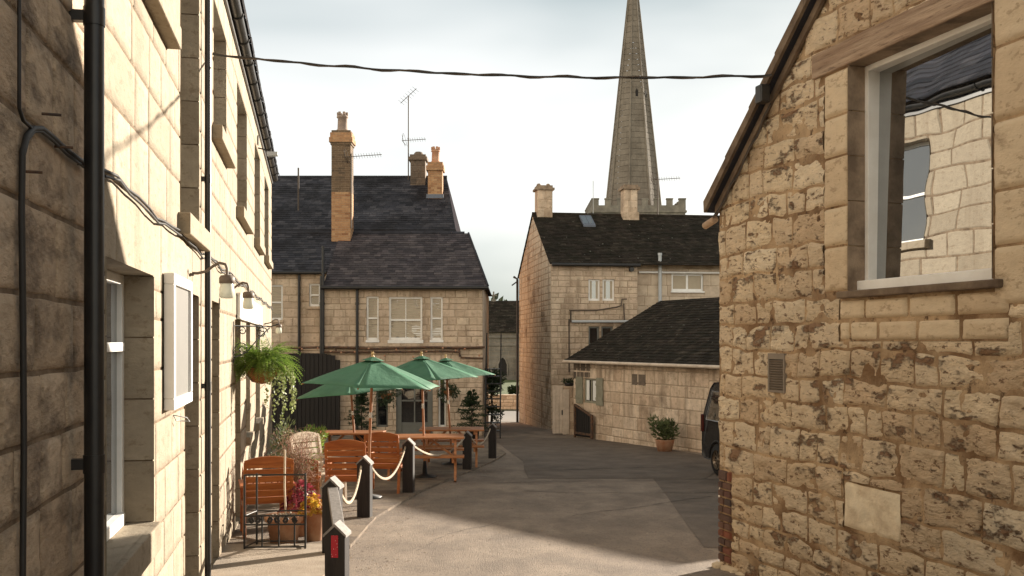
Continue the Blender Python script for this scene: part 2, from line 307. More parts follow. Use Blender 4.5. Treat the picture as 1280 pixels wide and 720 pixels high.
M['dim_glass'] = glassmat('dim_window_glass', .10)
M['inside'] = mat('dark_interior', (.015,.013,.012), .9)

# ================================================================== stonework
def laid(mb, x0, x1, z0, z1, h=(.2,.3), l=(.3,.6), joint=.012, out=.012, res=.2, wavy=0, rough=0, seed=1, m=0, off=.0, yb=.0, ew=None, keep=None):
    """lay coursed stones over a rectangle of the local xz plane, faces toward -y; every stone is its own bevelled, uneven block face"""
    rr_ = random.Random(seed); z = z0
    def wv(x, zz):
        if not wavy: return x, zz
        return x+wavy*(nz3(x*1.1, zz*2.3, seed*3.1)+.5*nz3(x*4.5, zz*4.5, seed+9.)), zz+wavy*(nz3(x*.9+30, zz*1.7, seed*1.7)+.5*nz3(x*5+11, zz*5, seed))
    while z < z1-.01:
        hh = rr_.uniform(*h)
        if z1-(z+hh) < h[0]*.7: hh = z1-z
        x = x0-rr_.uniform(0, l[0]) if wavy else x0; first = True
        while x < x1-.01:
            ll = rr_.uniform(*l) * (rr_.uniform(.5, 1) if first and l[0] != l[1] else 1); first = False
            if x1-(x+ll) < l[0]*.5: ll = x1-x
            xa, xb, za, zb = max(x, x0), x+ll, z, z+hh
            if xb-xa > .03 and (keep is None or keep((xa+xb)/2, (za+zb)/2)):
                nu = max(1, round((xb-xa)/res)); nv = max(1, round(hh/res)); e = ew or (min(.018, (xb-xa)*.2) if res < .1 else min(.02, hh*.12))
                us = [xa+joint/2]+[xa+joint/2+e+(xb-xa-joint-2*e)*i/nu for i in range(nu+1)]+[xb-joint/2]
                vv = [za+joint/2]+[za+joint/2+e+(hh-joint-2*e)*i/nv for i in range(nv+1)]+[zb-joint/2]
                so_ = rr_.uniform(-off, off); tx = rr_.uniform(-off, off)*.7; tz = rr_.uniform(-off, off)*.7; rv = rr_.random()
                vs = []
                nu2, nv2 = len(us), len(vv)
                for j, q in enumerate(vv):
                    for i, p in enumerate(us):
                        edge = i in (0, nu2-1) or j in (0, nv2-1)
                        X, Zz = wv(p, q)
                        if edge: y = yb+.004
                        else:
                            d = out+so_+tx*(2*(i/(nu2-1))-1)+tz*(2*(j/(nv2-1))-1)
                            if rough:
                                nn = nz3(X*7, Zz*10, seed)+.6*nz3(X*17, Zz*22, seed+4)
                                pit = nz3(X*3.2+7, Zz*6.5, seed+20)+.5*nz3(X*11, Zz*15, seed+2)
                                d += rough*nn - (rough*1.6*min(1, max(0, (pit-.12)*5)))
                                if i in (1, nu2-2) or j in (1, nv2-2): d -= rough*.5
                            y = yb-max(d, -.01)
                        vs.append((X, y, Zz))
                fs = [(j*nu2+i, j*nu2+i+1, (j+1)*nu2+i+1, (j+1)*nu2+i) for j in range(nv2-1) for i in range(nu2-1)]
                mb.add(vs, fs, m, rv, bool(rough))
            x += ll
        z += hh
def cut_rects(rects, planes=(), ytest=None):
    def f(bm):
        for (xa, xb, za, zb) in rects:
            for co, no in (((xa,0,0),(1,0,0)),((xb,0,0),(1,0,0)),((0,0,za),(0,0,1)),((0,0,zb),(0,0,1))):
                fc = [q for q in bm.faces if q.normal.y < .5 or True]
                sel = []
                for q in bm.faces:
                    xs = [v.co.x for v in q.verts]; zs = [v.co.z for v in q.verts]
                    if max(xs) > xa-.001 and min(xs) < xb+.001 and max(zs) > za-.001 and min(zs) < zb+.001: sel.append(q)
                ge = set(sel)
                for q in sel: ge.update(q.edges); ge.update(q.verts)
                bmesh.ops.bisect_plane(bm, geom=list(ge), dist=1e-5, plane_co=co, plane_no=no)
            dl = [q for q in bm.faces if xa < q.calc_center_median().x < xb and za < q.calc_center_median().z < zb]
            bmesh.ops.delete(bm, geom=dl, context='FACES')
        for co, no in planes:
            bmesh.ops.bisect_plane(bm, geom=bm.faces[:]+bm.edges[:]+bm.verts[:], dist=1e-5, plane_co=co, plane_no=no, clear_outer=True)
    return f
def backing(mb, x0, x1, z0, z1, holes, y=0, m=1, depth=.18, mj=0):
    """the mortar bed behind the stones, with the reveals of the openings"""
    xs = sorted({x0, x1, *[h[0] for h in holes], *[h[1] for h in holes]}); zs = sorted({z0, z1, *[h[2] for h in holes], *[h[3] for h in holes]})
    xs = [x for x in xs if x0 <= x <= x1]; zs = [z for z in zs if z0 <= z <= z1]
    for a, b in zip(xs, xs[1:]):
        for c, d in zip(zs, zs[1:]):
            mx_, mz_ = (a+b)/2, (c+d)/2
            if any(h[0] < mx_ < h[1] and h[2] < mz_ < h[3] for h in holes): continue
            mb.quad((a,y,c),(b,y,c),(b,y,d),(a,y,d), m)
def reveals(mb, holes, y0=-.012, depth=.18, m=0):
    for i, (a, b, c, d) in enumerate(holes):
        nseg = max(1, round((d-c)/.33))
        for k in range(nseg):   # jamb stones
            q0 = c+(d-c)*k/nseg+.004; q1 = c+(d-c)*(k+1)/nseg-.004; e = .002*((k*7)%3)
            mb.quad((a+e,y0,q0),(a+e,depth,q0),(a+e,depth,q1),(a+e,y0,q1), m, ((i*37+k*53)%100)/100)
            mb.quad((b-e,y0,q1),(b-e,depth,q1),(b-e,depth,q0),(b-e,y0,q0), m, ((i*41+k*29)%100)/100)
        mb.quad((a-.006,y0+.006,c),(a-.006,depth,c),(a-.006,depth,d),(a-.006,y0+.006,d), 1)
        mb.quad((b+.006,y0+.006,d),(b+.006,depth,d),(b+.006,depth,c),(b+.006,y0+.006,c), 1)
        mb.quad((a,y0,d),(a,depth,d),(b,depth,d),(b,y0,d), m, .4)
        mb.quad((a,y0,c),(b,y0,c),(b,depth,c),(a,depth,c), m, .4)

def window(parent, a, b, c, d, y=.14, t=.05, fr=.05, cols=1, rows=1, meet=None, bars=.022, fm='white_paint', glass='glass', blind=0, sill=None, horns=False, name='window', slats=0):
    """sash window set back in an opening: frame mesh with pane, sill and blind below it"""
    mb = MB()
    mb.box((a,y,c),(a+fr,y+t,d)); mb.box((b-fr,y,c),(b,y+t,d)); mb.box((a+fr,y,d-fr),(b-fr,y+t,d)); mb.box((a+fr,y-.015,c),(b-fr,y+t,c+fr*1.2))
    if meet is not None: mb.box((a+fr,y-.012,meet-fr*.45),(b-fr,y+t-.01,meet+fr*.45))
    for i in range(1, cols):
        x = a+(b-a)*i/cols; mb.box((x-bars/2,y+.006,c+fr),(x+bars/2,y+t-.012,d-fr))
    for j in range(1, rows):
        z = c+(d-c)*j/rows
        if meet is None or abs(z-meet) > .05: mb.box((a+fr,y+.008,z-bars/2),(b-fr,y+t-.014,z+bars/2))
    w_ = mb.build(name, M[fm], parent, bevel=.004 if (b-a) > .5 and y < .3 else 0)
    p = MB(); p.quad((a+.01,y+.03,c+.01),(b-.01,y+.03,c+.01),(b-.01,y+.03,d-.01),(a+.01,y+.03,d-.01)); p.build('pane', M[glass], w_)
    if blind:
        bl = MB(); n = int((d-c-2*fr)*blind/.05)
        for k in range(n):
            z = d-fr-.05*k-.02; bl.box((a+fr,y+.024,z-.019),(b-fr,y+.028,z+.019))
        bl.build('blind', M['blind'], w_)
    if sill:
        o_, hh, ex, sm = sill; s_ = MB(); s_.box((a-ex,-o_,c-hh),(b+ex,y+.02,c-.002)); s_.build('sill', M[sm], w_, bevel=.008)
    return w_

def slates(mb, x0, x1, e, r, course=.2, wid=.25, hipL=0, hipR=0, seed=1, lift=.012, m=0, jit=.006):
    """slates laid on the slope from eave e=(y,z) to ridge r=(y,z), trimmed by hips"""
    rr_ = random.Random(seed); ye, ze = e; yr, zr = r; Ls = math.hypot(yr-ye, zr-ze); n = max(1, round(Ls/course))
    dy, dz = (yr-ye)/Ls, (zr-ze)/Ls; ny, nzv = (-dz, dy) if dy > 0 else (dz, -dy)
    for i in range(n):
        s0 = Ls*i/n; s1 = Ls*(i+1)/n+.02; xa = x0+hipL*s0/Ls; xb = x1-hipR*s0/Ls; xa1 = x0+hipL*min(1, s1/Ls); xb1 = x1-hipR*min(1, s1/Ls)
        x = xa-(wid/2 if i % 2 else 0)
        while x < xb-.01:
            w1 = wid*rr_.uniform(.92,1.08); a = max(x, xa)+.003; b = min(x+w1, xb)-.003; x += w1
            if b-a < .02: continue
            l0 = lift+rr_.uniform(0, jit); l1 = 0.001; sj = s0+rr_.uniform(-jit, jit)*1.3
            a1 = max(a, xa1); b1 = min(b, xb1)
            if a1 > b1: a1 = b1 = (a1+b1)/2
            def pt(xx, s, lf): return (xx, ye+dy*s+ny*lf, ze+dz*s+nzv*lf)
            mb.add([pt(a,sj,l0), pt(b,sj,l0), pt(b1,s1,l1), pt(a1,s1,l1), pt(a,sj,-.002), pt(b,sj,-.002)], [(0,1,2,3),(4,5,1,0)], m, rr_.random())
    mb.add([(x0, ye-ny*.012, ze-nzv*.012), (x1, ye-ny*.012, ze-nzv*.012), (x1-hipR, yr-ny*.012, zr-nzv*.012), (x0+hipL, yr-ny*.012, zr-nzv*.012)], [(0,1,2,3)], m, 0)
def bricks4(mb, x0, x1, y0, y1, z0, z1, m=0, seed=3, bh=.075, bl=.22):
    """a brick stack: laid courses on four faces around a mortar core"""
    rr_ = random.Random(seed); n = max(1, round((z1-z0)/bh)); bh = (z1-z0)/n
    for k in range(n):
        z = z0+k*bh
        for face in range(4):
            ln = (x1-x0) if face % 2 == 0 else (y1-y0); c = 0; o = (bl/2 if (k+face) % 2 else 0)
            while c < ln-.005:
                e = min(ln, c+(o or bl)); o = 0; a_, b_ = c+.004, e-.004; c = e
                if b_-a_ < .01: continue
                q = rr_.random(); p = .006
                if face == 0: mb.box((x0+a_, y0-p, z+.004), (x0+b_, y0+.01, z+bh-.004), m, q)
                if face == 2: mb.box((x0+a_, y1-.01, z+.004), (x0+b_, y1+p, z+bh-.004), m, q)
                if face == 1: mb.box((x0-p, y0+a_, z+.004), (x0+.01, y0+b_, z+bh-.004), m, q)
                if face == 3: mb.box((x1-.01, y0+a_, z+.004), (x1+p, y0+b_, z+bh-.004), m, q)
    mb.box((x0,y0,z0),(x1,y1,z1), 1, .5)

# ================================================================== THE SETTING
def strip(name, rows, m, dz=0, thick=0):
    mb = MB(); vs = []
    ys = [r[0] for r in rows]; full = []
    for (ya, la, ra), (yb_, lb, rb) in zip(rows, rows[1:]):
        n = max(1, int(math.ceil((yb_-ya)/2))) if yb_-ya < 80 else 1
        for i in range(n): t = i/n; full.append((ya+(yb_-ya)*t, la+(lb-la)*t, ra+(rb-ra)*t))
    full.append(rows[-1])
    for (y, a, b) in full: vs += [(a, y, g(y)+dz), (b, y, g(y)+dz)]
    mb.add(vs, [(2*i, 2*i+1, 2*i+3, 2*i+2) for i in range(len(full)-1)])
    if thick:
        for k in (0, 1):
            e = [Vector(vs[2*i+k]) for i in range(len(full))]; lo = [v-Vector((0,0,thick)) for v in e]; q = len(e)
            mb.add(e+lo, [(i, i+1, q+i+1, q+i) for i in range(q-1)])
        mb.quad(vs[0], vs[1], Vector(vs[1])-Vector((0,0,thick)), Vector(vs[0])-Vector((0,0,thick)))
    return structure(mb.build(name, m, fix=False))
strip('ground', [(-60,-500,500),(0,-500,500),(60,-500,500),(140,-700,700),(1500,-2500,2500)], M['soil'], -.03)
strip('lane', [(-20,-3,10),(8,-4,10),(24,-8,16),(33,-9,16),(40.5,-3,6)], M['asphalt'])
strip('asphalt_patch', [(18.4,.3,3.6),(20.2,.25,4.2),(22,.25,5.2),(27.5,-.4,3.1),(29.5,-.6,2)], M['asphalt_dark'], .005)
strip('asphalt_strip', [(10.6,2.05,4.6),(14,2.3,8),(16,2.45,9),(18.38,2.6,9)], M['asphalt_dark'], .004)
strip('road', [(40.5,-60,60),(50,-60,60)], M['road_light'], .01)
# raised churchyard beyond the road
mb = MB(); mb.add([(-80,52.6,-2.95),(80,52.6,-2.95),(120,95,-2.9),(-120,95,-2.9)], [(0,1,2,3)]); mb.add([(-80,52.6,-2.95),(80,52.6,-2.95),(80,52.6,-3.6),(-80,52.6,-3.6)], [(0,1,2,3)])
structure(mb.build('churchyard_lawn', M['grass'], fix=False))
# patio left of the bollards, a few centimetres above the lane
def patio_edge(y): return interp(y, [(9.0,-1.62),(10,-1.70),(12.9,-1.78),(15.8,-1.50),(18,-1.15),(20,-.78),(22.5,-.30),(24.5,-.1),(26,-.6)])
rows = [(y, -1.0-.2*y if y < 22 else -9, patio_edge(y)) for y in [10.55,11,12,13,14,15,16,17,18,19,20,21,22,22.01,23,24,25,26,29.9]]
strip('patio', rows, M['patio'], .035, .06)
strip('threshold_slab', [(8.0,-2.6,-1.62),(9,-2.72,-1.64),(10,-2.92,-1.70),(10.54,-3.04,-1.74)], M['concrete'], .055, .1)
# hills far behind
mb = MB(); vs = []; K = 40
for j in range(8):
    for i in range(K+1):
        x = -600+1200*i/K; y = 240+j*60; vs.append((x, y, -5+j*1.6+10*math.sin(j/7*1.5)*(1+.5*nz3(x*.006, y*.006, 3))))
mb.add(vs, [(j*(K+1)+i, j*(K+1)+i+1, (j+1)*(K+1)+i+1, (j+1)*(K+1)+i) for j in range(7) for i in range(K)], smooth=True)
structure(mb.build('hills', M['soil'], fix=False))

# ================================================================== LEFT TERRACE (long sunlit wall)
ux = Vector((-.2, 1, 0)).normalized(); ang = math.atan2(ux.y, ux.x); LS = 1.0198
left = empty('stone_terrace', (-.92, 0, 0), ang)
tag(left, 'long sunlit two-storey limestone terrace with black gutter lining the left side of the lane', 'building')
def S(y): return y*LS
def SX(px): q = (640-px)/F; return .92/(q-.2)*LS       # pixel column on the wall face -> local x
ZT = 3.62; ZB = -2.9
W1 = (S(4.38), S(5.69), -1.03, .375)
DOOR = (S(7.1), S(7.93), -2.05, .36)
E1 = (S(9.0), S(9.66), -2.1, .37)
F1 = (S(11.7), S(12.5), -2.2, .26); G1 = (S(13.6), S(14.4), -1.3, .26); H1 = (S(15.9), S(17.1), -1.3, .26)
A1 = (S(6.85), S(7.95), .88, 3.3); B1 = (S(5.1), S(6.15), 1.98, 3.3)
U1 = (S(9.15), S(10.45), 1.97, 3.15); U2 = (S(12.0), S(13.7), 1.62, 3.12); U3 = (S(15.6), S(17.1), 1.62, 3.12); U4 = (S(18.8), S(20.4), 1.62, 3.12)
holesL = [W1, DOOR, E1, F1, G1, H1, A1, B1, U1, U2, U3, U4]
mb = MB(); xe = S(22)
laid(mb, S(-5), S(2.4), ZB, ZT, (.25,.4), (.4,.8), .016, .012, .3, 0, 0, 2, off=.002)
laid(mb, S(2.4), S(4.02), ZB, ZT, (.20,.36), (.26,.55), .012, .009, .04, .008, .0022, 5, off=.002, ew=.007, m=2)
laid(mb, S(4.02), S(9), ZB, .30, (.24,.36), (.36,.7), .009, .007, .06, .007, .0008, 21, off=.001, ew=.006)
laid(mb, S(4.02), S(9), .30, .74, (.43,.44), (1.1,1.9), .005, .006, .06, 0, .0006, 22, off=.0005, ew=.006)
laid(mb, S(4.02), S(9), .74, ZT, (.26,.36), (.40,.85), .010, .007, .06, .008, .0008, 23, off=.001, ew=.006)
laid(mb, S(9), xe, ZB, .30, (.26,.36), (.4,.8), .010, .006, .25, .003, 0, 31, off=.001)
laid(mb, S(9), xe, .30, .74, (.43,.44), (1.1,1.9), .007, .006, .25, 0, 0, 32, off=.0005)
laid(mb, S(9), xe, .74, ZT, (.26,.34), (.40,.8), .011, .006, .25, .003, 0, 33, off=.001)
wl = mb.build('wall', [M['ashlar'], M['joint'], M['ashlar_shaded_dirty']], left, cuts=cut_rects(holesL))
mb = MB(); backing(mb, S(-5), xe, ZB, ZT+.1, holesL); reveals(mb, holesL); mb.quad((xe,-.01,ZB),(xe,8,ZB),(xe,8,ZT),(xe,-.01,ZT), 0); mb.quad((S(-5),-.01,ZB),(S(-5),8,ZB),(S(-5),8,ZT),(S(-5),-.01,ZT), 0)
mb.quad((xe,7.9,ZB),(S(-5),7.9,ZB),(S(-5),7.9,ZT),(xe,7.9,ZT), 0)
mb.add([(xe,0,ZT),(xe,8,ZT),(xe,4,ZT+3.2)], [(0,1,2)]); mb.add([(S(-5),0,ZT),(S(-5),8,ZT),(S(-5),4,ZT+3.2)], [(0,1,2)])
for h in holesL: mb.quad((h[0],.5,h[2]),(h[1],.5,h[2]),(h[1],.5,h[3]),(h[0],.5,h[3]), 2)
mb.build('wall_core', [M['ashlar'], M['joint'], M['inside']], left, fix=False)
mb = MB(); slates(mb, S(-5), xe, (-.16, ZT+.04), (4, ZT+3.3), .24, .34, seed=5, lift=.02); slates(mb, S(-5), xe, (8.1, ZT+.04), (4, ZT+3.3), .6, 1.0, seed=6)
rf = mb.build('roof', M['slate'], left, fix=False)
# windows of the terrace
window(left, *W1, y=.15, fr=.055, meet=-.03, sill=(.05,.16,.02,'ashlar'))
window(left, *A1, y=.15, fr=.05, meet=2.1, sill=(.09,.15,.12,'ashlar'), glass='dim_glass')
window(left, *B1, y=.15, fr=.05, meet=2.6, sill=(.09,.14,.12,'ashlar'))
window(left, *U1, y=.15, fr=.06, cols=2, rows=1, meet=2.55, sill=(.10,.13,.14,'ashlar'))
for U in (U2, U3, U4): window(left, *U, y=.15, fr=.05, cols=2, meet=2.37, sill=(.10,.13,.14,'ashlar'))
for U in (G1, H1): window(left, *U, y=.15, fr=.05, meet=-.5, sill=(.07,.12,.06,'ashlar'))
for U in (DOOR, E1, F1):
    mb = MB(); a,b,c,d = U; mb.box((a,.15,c),(a+.06,.21,d)); mb.box((b-.06,.15,c),(b,.21,d)); mb.box((a+.06,.15,d-.06),(b-.06,.21,d))
    mb.box((a+.06,.165,c),(b-.06,.2,d-.06)); mb.box((a+.14,.158,c+.2),(b-.14,.165,c+.95)); mb.box((a+.14,.158,c+1.1),(b-.14,.165,d-.2))
    dr = mb.build('door', M['dark_boards'], left, bevel=.005)
    h_ = MB(); h_.lathe([(0,0),(.03,.01),(.03,.04),(0,.05)], n=12); h_.build('handle', M['chrome'], dr, loc=(a+.12,.155,c+1.05), rot=(R(90),0,0))
# gutter with joints and brackets
mb = MB(); n = 8
pr = [(-.05-.065*math.cos(t)*1.0, ZT-.02-.06*math.sin(t)) for t in [math.pi*i/8 for i in range(9)]]
vs = [];
for x in (S(-5), xe+.05):
    for (y, z) in pr: vs.append((x, y-.03, z))
mb.add(vs, [(i, i+1, 9+i+1, 9+i) for i in range(8)], smooth=True)
x = S(-4)
while x < xe:
    mb.tube([(x, -.08+.07*math.cos(t), ZT-.02-.065*math.sin(t)) for t in [math.pi*i/8 for i in range(9)]], .013, 6); x += .95
mb.box((S(-5), -.035, ZT-.14), (xe, -.013, ZT+.0))
mb.build('gutter', M['black_metal'], left, fix=False)
# iron rainwater pipes
def downpipe(parent, x, r, z0, z1, name='downpipe', off=.05, coll=1.7, m='black_metal'):
    mb = MB(); mb.tube([(x,-off-r,z0),(x,-off-r,z1)], r, 14)
    z = z0+.4
    while z < z1:
        mb.tube([(x,-off-r,z),(x,-off-r,z+.07)], r*1.1, 14); mb.box((x-r*.5,-off*1.1,z+.015),(x+r*.5,-.0,z+.055)); z += coll
    return mb.build(name, M[m], parent)
downpipe(left, S(3.77), .036, -2.6, ZT)
downpipe(left, S(8.17), .026, -2.5, ZT, off=.03)
# cables on the wall
def wallcable(parent, pts, r, m='cable', name='wall_cable', sub=8):
    mb = MB(); q = []
    for (a, b) in zip(pts, pts[1:]):
        for i in range(sub): t = i/sub; q.append(Vector(a).lerp(Vector(b), t))
    q.append(Vector(pts[-1])); mb.tube(q, r, 6); return mb.build(name, M[m], parent)
pts = []
for i in range(61):
    t = i/60; x = S(4.25)+(xe-S(4.25))*t; pts.append((x, -.020-.006*math.sin(i*1.9), .735+.018*math.sin(i*.9)+.01*math.sin(i*2.3)))
wallcable(left, pts, .008, 'cable', sub=1)
wallcable(left, [(p[0], p[1]-.01, p[2]-.028+.008*math.sin(k*1.3)) for k, p in enumerate(pts)], .007, 'cable', sub=1)
def LP(px, py, o=.025):
    q = (640-px)/F; y = .92/(q-.2); return (y*LS, -o, (427-py)/F*y)
wallcable(left, [LP(13,-40),LP(13,60),LP(13,135),LP(18,150),LP(27,158),LP(30,163)], .006, name='wall_cable', sub=2)
wallcable(left, [LP(100,206),LP(75,188),LP(55,170),LP(42,160),LP(31,160),LP(22,170),LP(17,190),LP(16,260),LP(18,420),LP(19,560),LP(17,760)], .010, name='wall_cable', sub=3)
wallcable(left, [LP(103,213),LP(76,194),LP(56,175),LP(42,164),LP(32,164),LP(24,174),LP(19,194),LP(18,262),LP(20,420)], .006, name='wall_cable', sub=3)
# narrow stone pilaster at the corner of the near part is left to the coursing; nails
for (px, py) in ((48,142),(22,214),(64,183),(93,205)):
    mb = MB(); p = LP(px,py,0); mb.tube([(p[0],-.01,p[2]),(p[0]+.01,-.07,p[2])], .005, 6); mb.build('wall_nail', M['rust'], left)

def wall_world(y, o, z):  # point at distance o in front of the left wall
    return Vector((-.92-.2*y+.981*o, y+.196*o, z))
# ================================================================== RIGHT GABLED COTTAGE
vx = Vector((.283, -.959, 0)); angR = math.atan2(vx.y, vx.x)
right = empty('stone_cottage', (1.96, 9.4, 0), angR)
tag(right, 'rubble limestone cottage gable filling the right side with a large sash window', 'building')
BZ = -2.9; SE = 9.2; zE = 1.25; slope = .84; ridge_s = SE/2; zR = zE+ridge_s*slope
WIN = (2.02, 3.47, .38, 2.07)
J1 = (1.70, 2.02, .38, 2.07); J2 = (3.47, 4.05, .22, 2.6); LIN = (1.56, 3.95, 2.07, 2.27)
SILLR = (1.9, 3.6, .0, .38); SUNSPOT = (2.02, 2.62, -.98, -1.40+.0)
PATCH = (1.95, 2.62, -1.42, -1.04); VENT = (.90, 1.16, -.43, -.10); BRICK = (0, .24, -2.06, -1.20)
mb = MB()
pl = [((0,0,zE),(-slope,0,1)), ((SE,0,zE),(slope,0,1))]
laid(mb, 0, 4.7, BZ, 5.3, (.14,.28), (.20,.58), .012, .016, .026, .05, .0085, 41, off=.006, keep=lambda x, z: z < zE+slope*x+.5)
laid(mb, 4.7, SE, BZ, 5.3, (.16,.26), (.25,.5), .016, .016, .12, .03, .006, 42, off=.006)
cuts1 = cut_rects([WIN, J1, J2, LIN, SILLR, PATCH, VENT, BRICK], pl)
mb.build('wall', [M['rubble'], M['rubble_joint']], right, cuts=cuts1)
mb = MB()
laid(mb, J1[0], J1[1], J1[2], J1[3], (.3,.42), (.5,.6), .010, .020, .03, 0, .003, 44, off=.003)
laid(mb, J2[0], J2[1], J2[2], J2[3], (.32,.46), (.5,.8), .010, .020, .03, 0, .003, 45, off=.003)
laid(mb, SILLR[0], SILLR[1], SILLR[2], SILLR[3]-.06, (.15,.17), (.32,.5), .024, .020, .03, .004, .004, 47, off=.003)
mb.build('dressed_stones', [M['dressed'], M['rubble_joint']], right, cuts=cut_rects([], pl))
mb = MB(); laid(mb, PATCH[0], PATCH[1], PATCH[2], PATCH[3], (.38,.4), (.67,.67), .016, .012, .03, .035, .006, 49); mb.build('sun_patch_stone', [M['sun_patch']], right)  # pale block stands in for sun thrown back by window panes
mb = MB(); laid(mb, BRICK[0]-.004, BRICK[1], BRICK[2], BRICK[3], (.074,.076), (.11,.23), .010, .02, .1, 0, 0, 50)
bq = [v for v in mb.v]
laid(mb, 0, .24, BRICK[2], BRICK[3], (.074,.076), (.11,.23), .010, .02, .1, 0, 0, 51)
k = len(bq)
for i in range(k, len(mb.v)): x, y, z = mb.v[i]; mb.v[i] = (y-.002, x, z)
mb.build('brick_quoin', [M['engineering_brick'], M['joint']], right)
# core with reveals, and the other three walls
mb = MB(); backing(mb, 0, SE, BZ, 5.3, [WIN, VENT]);
reveals(mb, [WIN], y0=-.02, depth=.28)
pr_ = cut_rects([], pl)
mb.quad((0,0,BZ),(0,7,BZ),(0,7,zE),(0,0,zE), 0); mb.quad((SE,0,BZ),(SE,7,BZ),(SE,7,zE),(SE,0,zE), 0); mb.quad((0,7,BZ),(SE,7,BZ),(SE,7,5.3),(0,7,5.3), 0)
mb.quad((2,.6,.3),(3.5,.6,.3),(3.5,.6,2.2),(2,.6,2.2), 2)
mb.build('wall_core', [M['jamb'], M['rubble_joint'], M['inside']], right, fix=False, cuts=pr_)
# far side wall stones seen edge-on at the corner
mb = MB(); laid(mb, 0, 7, BZ, zE, (.15,.27), (.24,.5), .016, .016, .1, .02, .006, 52, off=.006)
for i in range(len(mb.v)): x, y, z = mb.v[i]; mb.v[i] = (y, x, z)
mb.build('side_wall', [M['rubble'], M['rubble_joint']], right, cuts=cut_rects([]))
mb = MB(); mb.box((LIN[0],-.03,LIN[2]+.004),(LIN[1],.2,LIN[3]-.004)); lo = mb.build('lintel', M['lintel'], right, bevel=.012)
mb = MB(); mb.box((1.93,-.06,.325),(3.56,.2,.377)); mb.build('stone_sill', M['verge'], right, bevel=.01)
wn = window(right, 2.02, 3.47, .38, 2.07, y=.13, t=.13, fr=.042, glass='big_glass')
mb = MB(); mb.box((2.02,.06,.38),(3.47,.128,.455)); mb.build('window_board', M['white_paint'], right, bevel=.006)
pn = [c for c in wn.children if c.name.startswith('pane')][0]   # old pane leaning back in its frame
for v in pn.data.vertices: v.co.y = .15+.055*(1-(v.co.x-2.02)/1.45)+.030*(v.co.z-.38)/1.69
# louvred vent
mb = MB(); a,b,c,d = VENT; mb.box((a,-.025,c),(a+.02,.02,d)); mb.box((b-.02,-.025,c),(b,.02,d)); mb.box((a+.02,-.025,d-.05),(b-.02,.02,d)); mb.box((a+.02,-.025,c),(b-.02,.02,c+.02))
z = c+.03
while z < d-.055: mb.bar((a+.02,-.012,z),(b-.02,-.012,z), .026, .005, up=Vector((0,.75,.66))); z += .021
vn_ = mb.build('vent_grille', M['grille'], right); mb = MB(); mb.quad((a,.03,c),(b,.03,c),(b,.03,d),(a,.03,d)); mb.build('vent_back', M['inside'], vn_)
# roof: verge, slates
mb = MB()
def rp(s, y, lift): return (s, y, (zE+slope*s if s < ridge_s else zR-slope*(s-ridge_s))+lift)
for sgn in (0, 1):
    s0, s1 = (-.06, ridge_s) if sgn == 0 else (ridge_s, SE+.22)
    mb.add([rp(s0,-.10,.02),rp(s1,-.10,.02),rp(s1,7.1,.02),rp(s0,7.1,.02),rp(s0,-.10,.11),rp(s1,-.10,.11),rp(s1,7.1,.11),rp(s0,7.1,.11)],
           [(0,1,2,3),(4,5,6,7),(0,1,5,4),(1,2,6,5),(2,3,7,6),(3,0,4,7)])
mb.build('roof', M['slate'], right)
mb = MB(); s_ = -.07; kk = 0
while s_ < ridge_s:
    e_ = min(ridge_s, s_+.42); mb.add([rp(s_,-.13,.03),rp(e_-.006,-.13,.03),rp(e_-.006,-.02,.03),rp(s_,-.02,.03),rp(s_,-.135,.135),rp(e_-.006,-.13,.125),rp(e_-.006,.2,.125),rp(s_,.2,.135)],
           [(0,1,2,3),(4,5,6,7),(0,1,5,4),(1,2,6,5),(2,3,7,6),(3,0,4,7)]); s_ = e_
mb.add([rp(0,-.05,-.06),rp(ridge_s,-.05,-.06),rp(ridge_s,-.02,-.06),rp(0,-.02,-.06),rp(0,-.05,.03),rp(ridge_s,-.05,.03),rp(ridge_s,-.02,.03),rp(0,-.02,.03)], [(0,1,2,3),(4,5,6,7),(0,1,5,4),(1,2,6,5),(2,3,7,6),(3,0,4,7)])
mb.build('verge', M['verge'], right)
mb = MB(); mb.tube([(-.25,-.02,zE-.13),(-.05,-.02,zE-.09)], .035, 10); mb.build('timber_peg', M['lintel'], right)
mb = MB(); laid(mb, -.08, .5, -2.5, -2.07, (.16,.22), (.2,.3), .02, .07, .05, .02, .015, 61, off=.01); mb.build('plinth_stones', [M['dressed']], right)
# junction box and verge cable
sJ = 1.02
mb = MB(); mb.box((sJ-.05,-.19,zE+slope*sJ-.10),(sJ+.05,-.10,zE+slope*sJ+.05)); mb.build('junction_box', M['black_metal'], right, bevel=.01)
c_ = []
for i in range(22):
    t = i/21; s_ = 1.0-t*1.0; c_.append((s_, -.055-.01*math.sin(i), zE+slope*s_-.075-.03*math.sin(t*3.1)-.008*math.sin(i*1.7)))
wallcable(right, c_, .008, sub=1)
wallcable(right, [(x+.02, y-.012, z-.02) for x, y, z in c_], .005, 'old_cable', sub=1)

